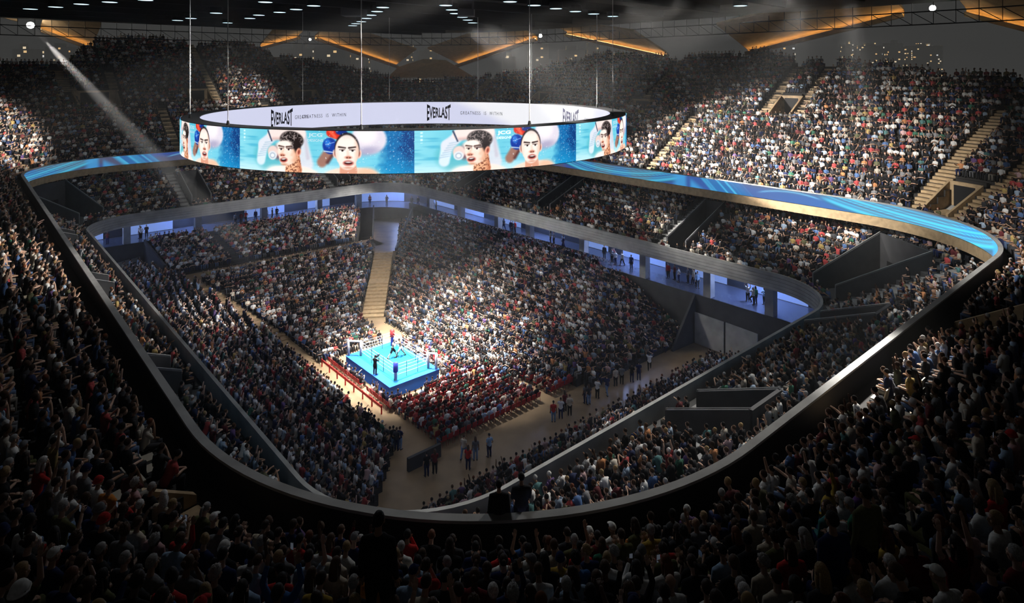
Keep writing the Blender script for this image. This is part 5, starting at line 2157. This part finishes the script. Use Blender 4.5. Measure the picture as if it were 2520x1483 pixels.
# ------------------------------------------------------------------ red ringside chairs and the empty seats
chair_parts = MB()
chair_parts.box(-.22, .22, -.20, .22, .42, .46)
chair_parts.hexa([(-.22, -.22, .46), (.22, -.22, .46), (.22, -.19, .46), (-.22, -.19, .46)], [(-.22, -.29, .88), (.22, -.29, .88), (.22, -.26, .88), (-.22, -.26, .88)])
for sx in (-.2, .2):
    chair_parts.tube([(sx, .2, 0), (sx, .16, .42)], [.014, .014], 5)
    chair_parts.tube([(sx, -.24, 0), (sx, -.18, .42)], [.014, .014], 5)
c0 = chair_parts.build('folding_chair', M['red_chair'])
side_txt = {'ringside': 'row back from the ring, on the floor towards the near end', 'ringside near side': 'row along the near long side of the ring', 'ringside far side': 'row on the far long side of the ring'}
fc = sorted(FLOOR_CH, key=lambda a: a[1])[:300]
first = True
for (x, y, z, fa, zn, k, t) in fc:
    if first:
        o, first = c0, False
    else:
        o = c0.copy()
        COL.objects.link(o)
    o.location = (x, y, 0)
    o.rotation_euler = (0, 0, fa)
    tag(o, 'red folding chair, ' + ORD[k] + ' ' + side_txt[zn], 'chair', 'red chairs, ' + ORD[k] + ' ' + side_txt[zn])


def stadium_seat(name, mat):
    root = empty(name)
    m = MB()
    m.hexa([(-.22, -.16, .40), (.22, -.16, .40), (.21, .24, .43), (-.21, .24, .43)], [(-.22, -.16, .45), (.22, -.16, .45), (.21, .24, .47), (-.21, .24, .47)])
    m.build('seat', mat, root)
    m = MB()
    m.hexa([(-.22, -.20, .44), (.22, -.20, .44), (.22, -.15, .44), (-.22, -.15, .44)], [(-.18, -.30, .90), (.18, -.30, .90), (.18, -.26, .90), (-.18, -.26, .90)])
    m.build('backrest', mat, root)
    m = MB()
    for sx in (-.16, .16):
        m.box(sx - .025, sx + .025, -.12, .10, 0, .41)
    m.build('support', M['steel'], root)
    return root


def copy_tree(root):
    r = root.copy()
    COL.objects.link(r)
    for ch in list(root.children):
        c = ch.copy()
        COL.objects.link(c)
        c.parent = r
    return r


near_empty = [i for i in empty_seats if hd[i] < 75 and SEATS[i][4] in ('upper', 'middle')]
near_empty = sorted(near_empty, key=lambda i: hd[i])[:160]
protos = {}
for i in near_empty:
    x, y, z, fa, zone, row, t = SEATS[i]
    kind = 'cream' if zone == 'upper' else 'grey'
    if kind not in protos:
        r = protos[kind] = stadium_seat('stadium_seat', M[kind + '_seat'])
    else:
        r = copy_tree(protos[kind])
    r.location = (x, y, z)
    r.rotation_euler = (0, 0, fa)
    rim_t = RIM2 if zone == 'upper' else RIM1
    p_, q_ = to_pq(x, y)
    side = 'long stand' if q_ > 15 and abs(p_) < 45 else 'near end' if p_ > 25 else 'far end' if p_ < -25 else 'near long stand'
    tier_ = ' row of the upper tier, ' if zone == 'upper' else ' row of the middle tier, '
    tag(r, 'empty ' + kind + ' seat among spectators, ' + ORD[row] + tier_ + side, 'seat', 'empty seats, ' + ORD[row] + tier_ + side)

# ------------------------------------------------------------------ people standing in the concourse and on the court
SPOTS = []      # (image x, plan q or p, axis, floor z, pose, top colour, legs, hair)


def at_depth(px, py, z):
    d = FPX * (EYE - z) / (py - YH)
    return Vector(((px - 1260) / FPX * d, d, z))


def rim_spot(px, off=2.2):
    """concourse point in the direction of an image column, off metres behind its front edge"""
    P = RIMC.P + RIMC.N * off
    x, y, d = project(np.c_[P, np.full(len(P), CONC_Z)])
    ok = (d > 55)
    i = int(np.where(ok, np.abs(x - px), 1e9).argmin())
    return Vector((P[i][0], P[i][1], CONC_Z)), Vector((RIMC.N[i][0], RIMC.N[i][1], 0))


CONC = [('alone at the left end of the blue concourse', [(257, 'standing with phone', 'maroon')]),
        ('in the trio by the left concourse column', [(343, 'hands in pockets', 'white'), (352, 'standing', 'cream'), (362, 'standing arms folded', 'charcoal')]),
        ('in the group near the dark door', [(578, 'standing', 'grey'), (592, 'standing arms folded', 'maroon'), (602, 'hands in pockets', 'red'), (630, 'standing', 'navy'), (640, 'walking', 'black'), (650, 'standing', 'white'), (672, 'standing', 'black'), (684, 'hands in pockets', 'charcoal')]),
        ('at the far corner of the concourse', [(905, 'standing', 'black'), (917, 'standing arms folded', 'maroon'), (948, 'hands in pockets', 'navy'), (1018, 'standing', 'charcoal'), (1027, 'walking', 'black')]),
        ('in the group right of the far corner', [(1052, 'standing arms folded', 'navy'), (1060, 'standing', 'white'), (1066, 'hands in pockets', 'grey'), (1074, 'standing', 'cream')]),
        ('in the group above the long stand', [(1234, 'standing', 'white'), (1243, 'walking', 'grey'), (1254, 'standing', 'navy'), (1260, 'hands in pockets', 'charcoal'), (1271, 'standing', 'red')]),
        ('in the dim bay beside the concourse column', [(1354, 'standing', 'cream'), (1364, 'standing arms folded', 'grey'), (1382, 'walking', 'navy'), (1391, 'standing', 'pale blue')]),
        ('in the group in the brightest blue bay', [(1489, 'standing', 'black'), (1506, 'standing arms folded', 'grey'), (1516, 'hands in pockets', 'maroon'), (1521, 'standing', 'white'), (1535, 'walking', 'cream'), (1547, 'standing', 'navy')]),
        ('in the group by the grey bay', [(1648, 'standing', 'red'), (1661, 'standing', 'maroon'), (1670, 'hands in pockets', 'white'), (1690, 'standing', 'grey'), (1704, 'standing', 'charcoal'), (1713, 'walking', 'cream'), (1722, 'standing', 'pale blue')]),
        ('cheering in the last blue bay', [(1834, 'both arms up', 'white'), (1847, 'one knee raised', 'cream'), (1866, 'standing', 'green'), (1891, 'standing clapping', 'pale blue')])]
cr = random.Random(3)
for where, lst in CONC:
    for (px, pose, top) in lst:
        P, n = rim_spot(px, 2.0 + cr.uniform(-.3, .6))
        make_person(pose, P, facing_of(n) + cr.gauss(0, .5), cr.choice(['pale', 'light', 'tan', 'brown']), cr.choice(['short', 'short', 'long', 'cropped']), HAIR_M[cr.choice(['black', 'dark brown', 'brown'])],
                    CLOTH_M[top], cr.choice(['tee', 'sleeve']), cr.choice([CLOTH_M['black'], CLOTH_M['navy'], CLOTH_M['charcoal']]), 'person in ' + top + ' top, ' + pose + ', ' + where, 'people in the concourse', scale=cr.uniform(.97, 1.04))
COURT = [((1050, 1172), 'standing', 'black', 'by the dark end barrier'), ((1070, 1165), 'standing arms folded', 'maroon', 'by the dark end barrier'),
         ((1141, 1128), 'walking', 'cream', 'in the open court group'), ((1152, 1155), 'standing', 'red', 'in the open court group'), ((1170, 1132), 'standing', 'grey', 'in the open court group'),
         ((1204, 1124), 'hands in pockets', 'pale blue', 'alone on the open court'), ((1362, 1038), 'standing', 'red', 'at the middle of the open court'), ((1380, 1030), 'standing with phone', 'white', 'at the middle of the open court'),
         ((1390, 1012), 'standing', 'maroon', 'at the middle of the open court'), ((1402, 1022), 'hands in pockets', 'cream', 'at the middle of the open court'), ((1441, 992), 'standing', 'grey', 'in the line along the floor seats'),
         ((1449, 995), 'standing', 'charcoal', 'in the line along the floor seats'), ((1470, 980), 'standing clapping', 'white', 'in the line along the floor seats'), ((1494, 972), 'walking', 'navy', 'in the line along the floor seats'),
         ((1515, 950), 'standing', 'cream', 'in the line along the floor seats'), ((1530, 945), 'standing arms folded', 'grey', 'in the line along the floor seats'), ((1555, 940), 'hands in pockets', 'black', 'in the line along the floor seats'), ((1572, 935), 'standing', 'navy', 'in the line along the floor seats'),
         ((1598, 912), 'one knee raised', 'white', 'waving at the far end of the open court'), ((968, 1104), 'standing', 'black', 'in the group by the lit aisle'), ((976, 1108), 'hands in pockets', 'charcoal', 'in the group by the lit aisle'), ((984, 1106), 'standing arms folded', 'navy', 'in the group by the lit aisle')]
for (px, py), pose, top, where in COURT:
    P = at_depth(px, py, 0)
    make_person(pose, P, cr.uniform(-.6, .6), cr.choice(['pale', 'light', 'tan', 'brown']), cr.choice(['short', 'short', 'long']), HAIR_M[cr.choice(['black', 'dark brown', 'brown'])],
                CLOTH_M[top], 'tee', cr.choice([CLOTH_M['black'], CLOTH_M['navy'], JEANS_M]), 'person in ' + top + ' top, ' + pose + ', ' + where, 'people standing on the court')

# ------------------------------------------------------------------ boxers and the ringside camera operator
SK['guard'] = skeleton(False, lean=.16, arms='guard', legs='box')
SK['jab'] = skeleton(False, lean=.2, arms=('jab', 'guard'), legs='box')
SK['filming'] = skeleton(False, lean=.02, arms='camera')


def boxer(pose, px, py, face, skin, shorts, gloves, label):
    J = SK[pose]
    me = body_mesh(J, 'boxer_body', .013, bare=True)
    for mm in (SKIN_OBJ, EYE_W, EYE_D): me.materials.append(mm)
    d = FPX * (EYE - PH) / (py - YH)
    o = bpy.data.objects.new('person', me)
    COL.objects.link(o)
    o.color = (*SKIN_M[skin], 1)
    o.location = ((px - 1260) / FPX * d, d, PH + .015)
    o.rotation_euler = (0, 0, face)
    t = trousers_mesh(J, 'shorts', True); t.materials.append(CLOTH_OBJ); child('shorts', t, CLOTH_M[shorts], o)
    for sd in (-1, 1):
        sh = shoes_mesh(J, 'boot', sd); sh.materials.append(CLOTH_OBJ); child('boot', sh, CLOTH_M['black'], o)
    for s in (-1, 1):
        dd = J['hd'][s] / np.linalg.norm(J['hd'][s])
        w = J['wr'][s]
        g = remeshed(*merge([ball_mesh(w + dd * .08, (.075, .085, .075), 12, 9), tube_mesh([w - dd * .05, w + dd * .05], [.045, .052], 10), ball_mesh(w + dd * .05 + A3(-.055 * s, .02, .02), (.03, .04, .03), 8, 6)]), .014, 'glove', 2)
        g.materials.append(CLOTH_OBJ)
        child('boxing_glove', g, CLOTH_M[gloves], o)
    child('hair', HAIR['cropped'], HAIR_M['black'], o, Matrix.Translation(Vector(J['head'])) @ head_matrix(J))
    tag(o, label, 'person', 'boxers in the ring')
    return o


boxer('guard', 966, 880, -1.45, 'pale', 'black', 'white', 'light-skinned boxer in black shorts with wide stance in the ring')
boxer('jab', 986, 877, 1.65, 'brown', 'white', 'black', 'dark-skinned boxer in white shorts facing the other boxer')
P = at_depth(923, 921, PH)
cm = make_person('filming', (P.x, P.y, PH), -.35, 'tan', 'short', HAIR_M['black'], CLOTH_M['black'], 'sleeve', CLOTH_M['black'], 'camera operator all in black standing on the ring apron', 'ring crew')
J = SK['filming']
vc = empty('video_camera', P)
vc.rotation_euler = (0, 0, -.35)
hp = J['head'] + A3(.16, .12, .0)
m = MB(); m.box(hp[0] - .06, hp[0] + .06, hp[1] - .2, hp[1] + .16, hp[2] - .08, hp[2] + .09); m.build('camera_body', M['black'], vc)
m = MB(); m.tube([(hp[0], hp[1] + .16, hp[2]), (hp[0], hp[1] + .34, hp[2])], [.05, .06], 10); m.build('lens', M['steel'], vc)
m = MB(); m.tube([(hp[0], hp[1] - .12, hp[2] + .09), (hp[0], hp[1] - .1, hp[2] + .16), (hp[0], hp[1] + .1, hp[2] + .16), (hp[0], hp[1] + .12, hp[2] + .09)], [.012] * 4, 6); m.build('handle', M['steel'], vc)
tag(vc, 'shoulder video camera held by the operator on the ring apron', 'camera')
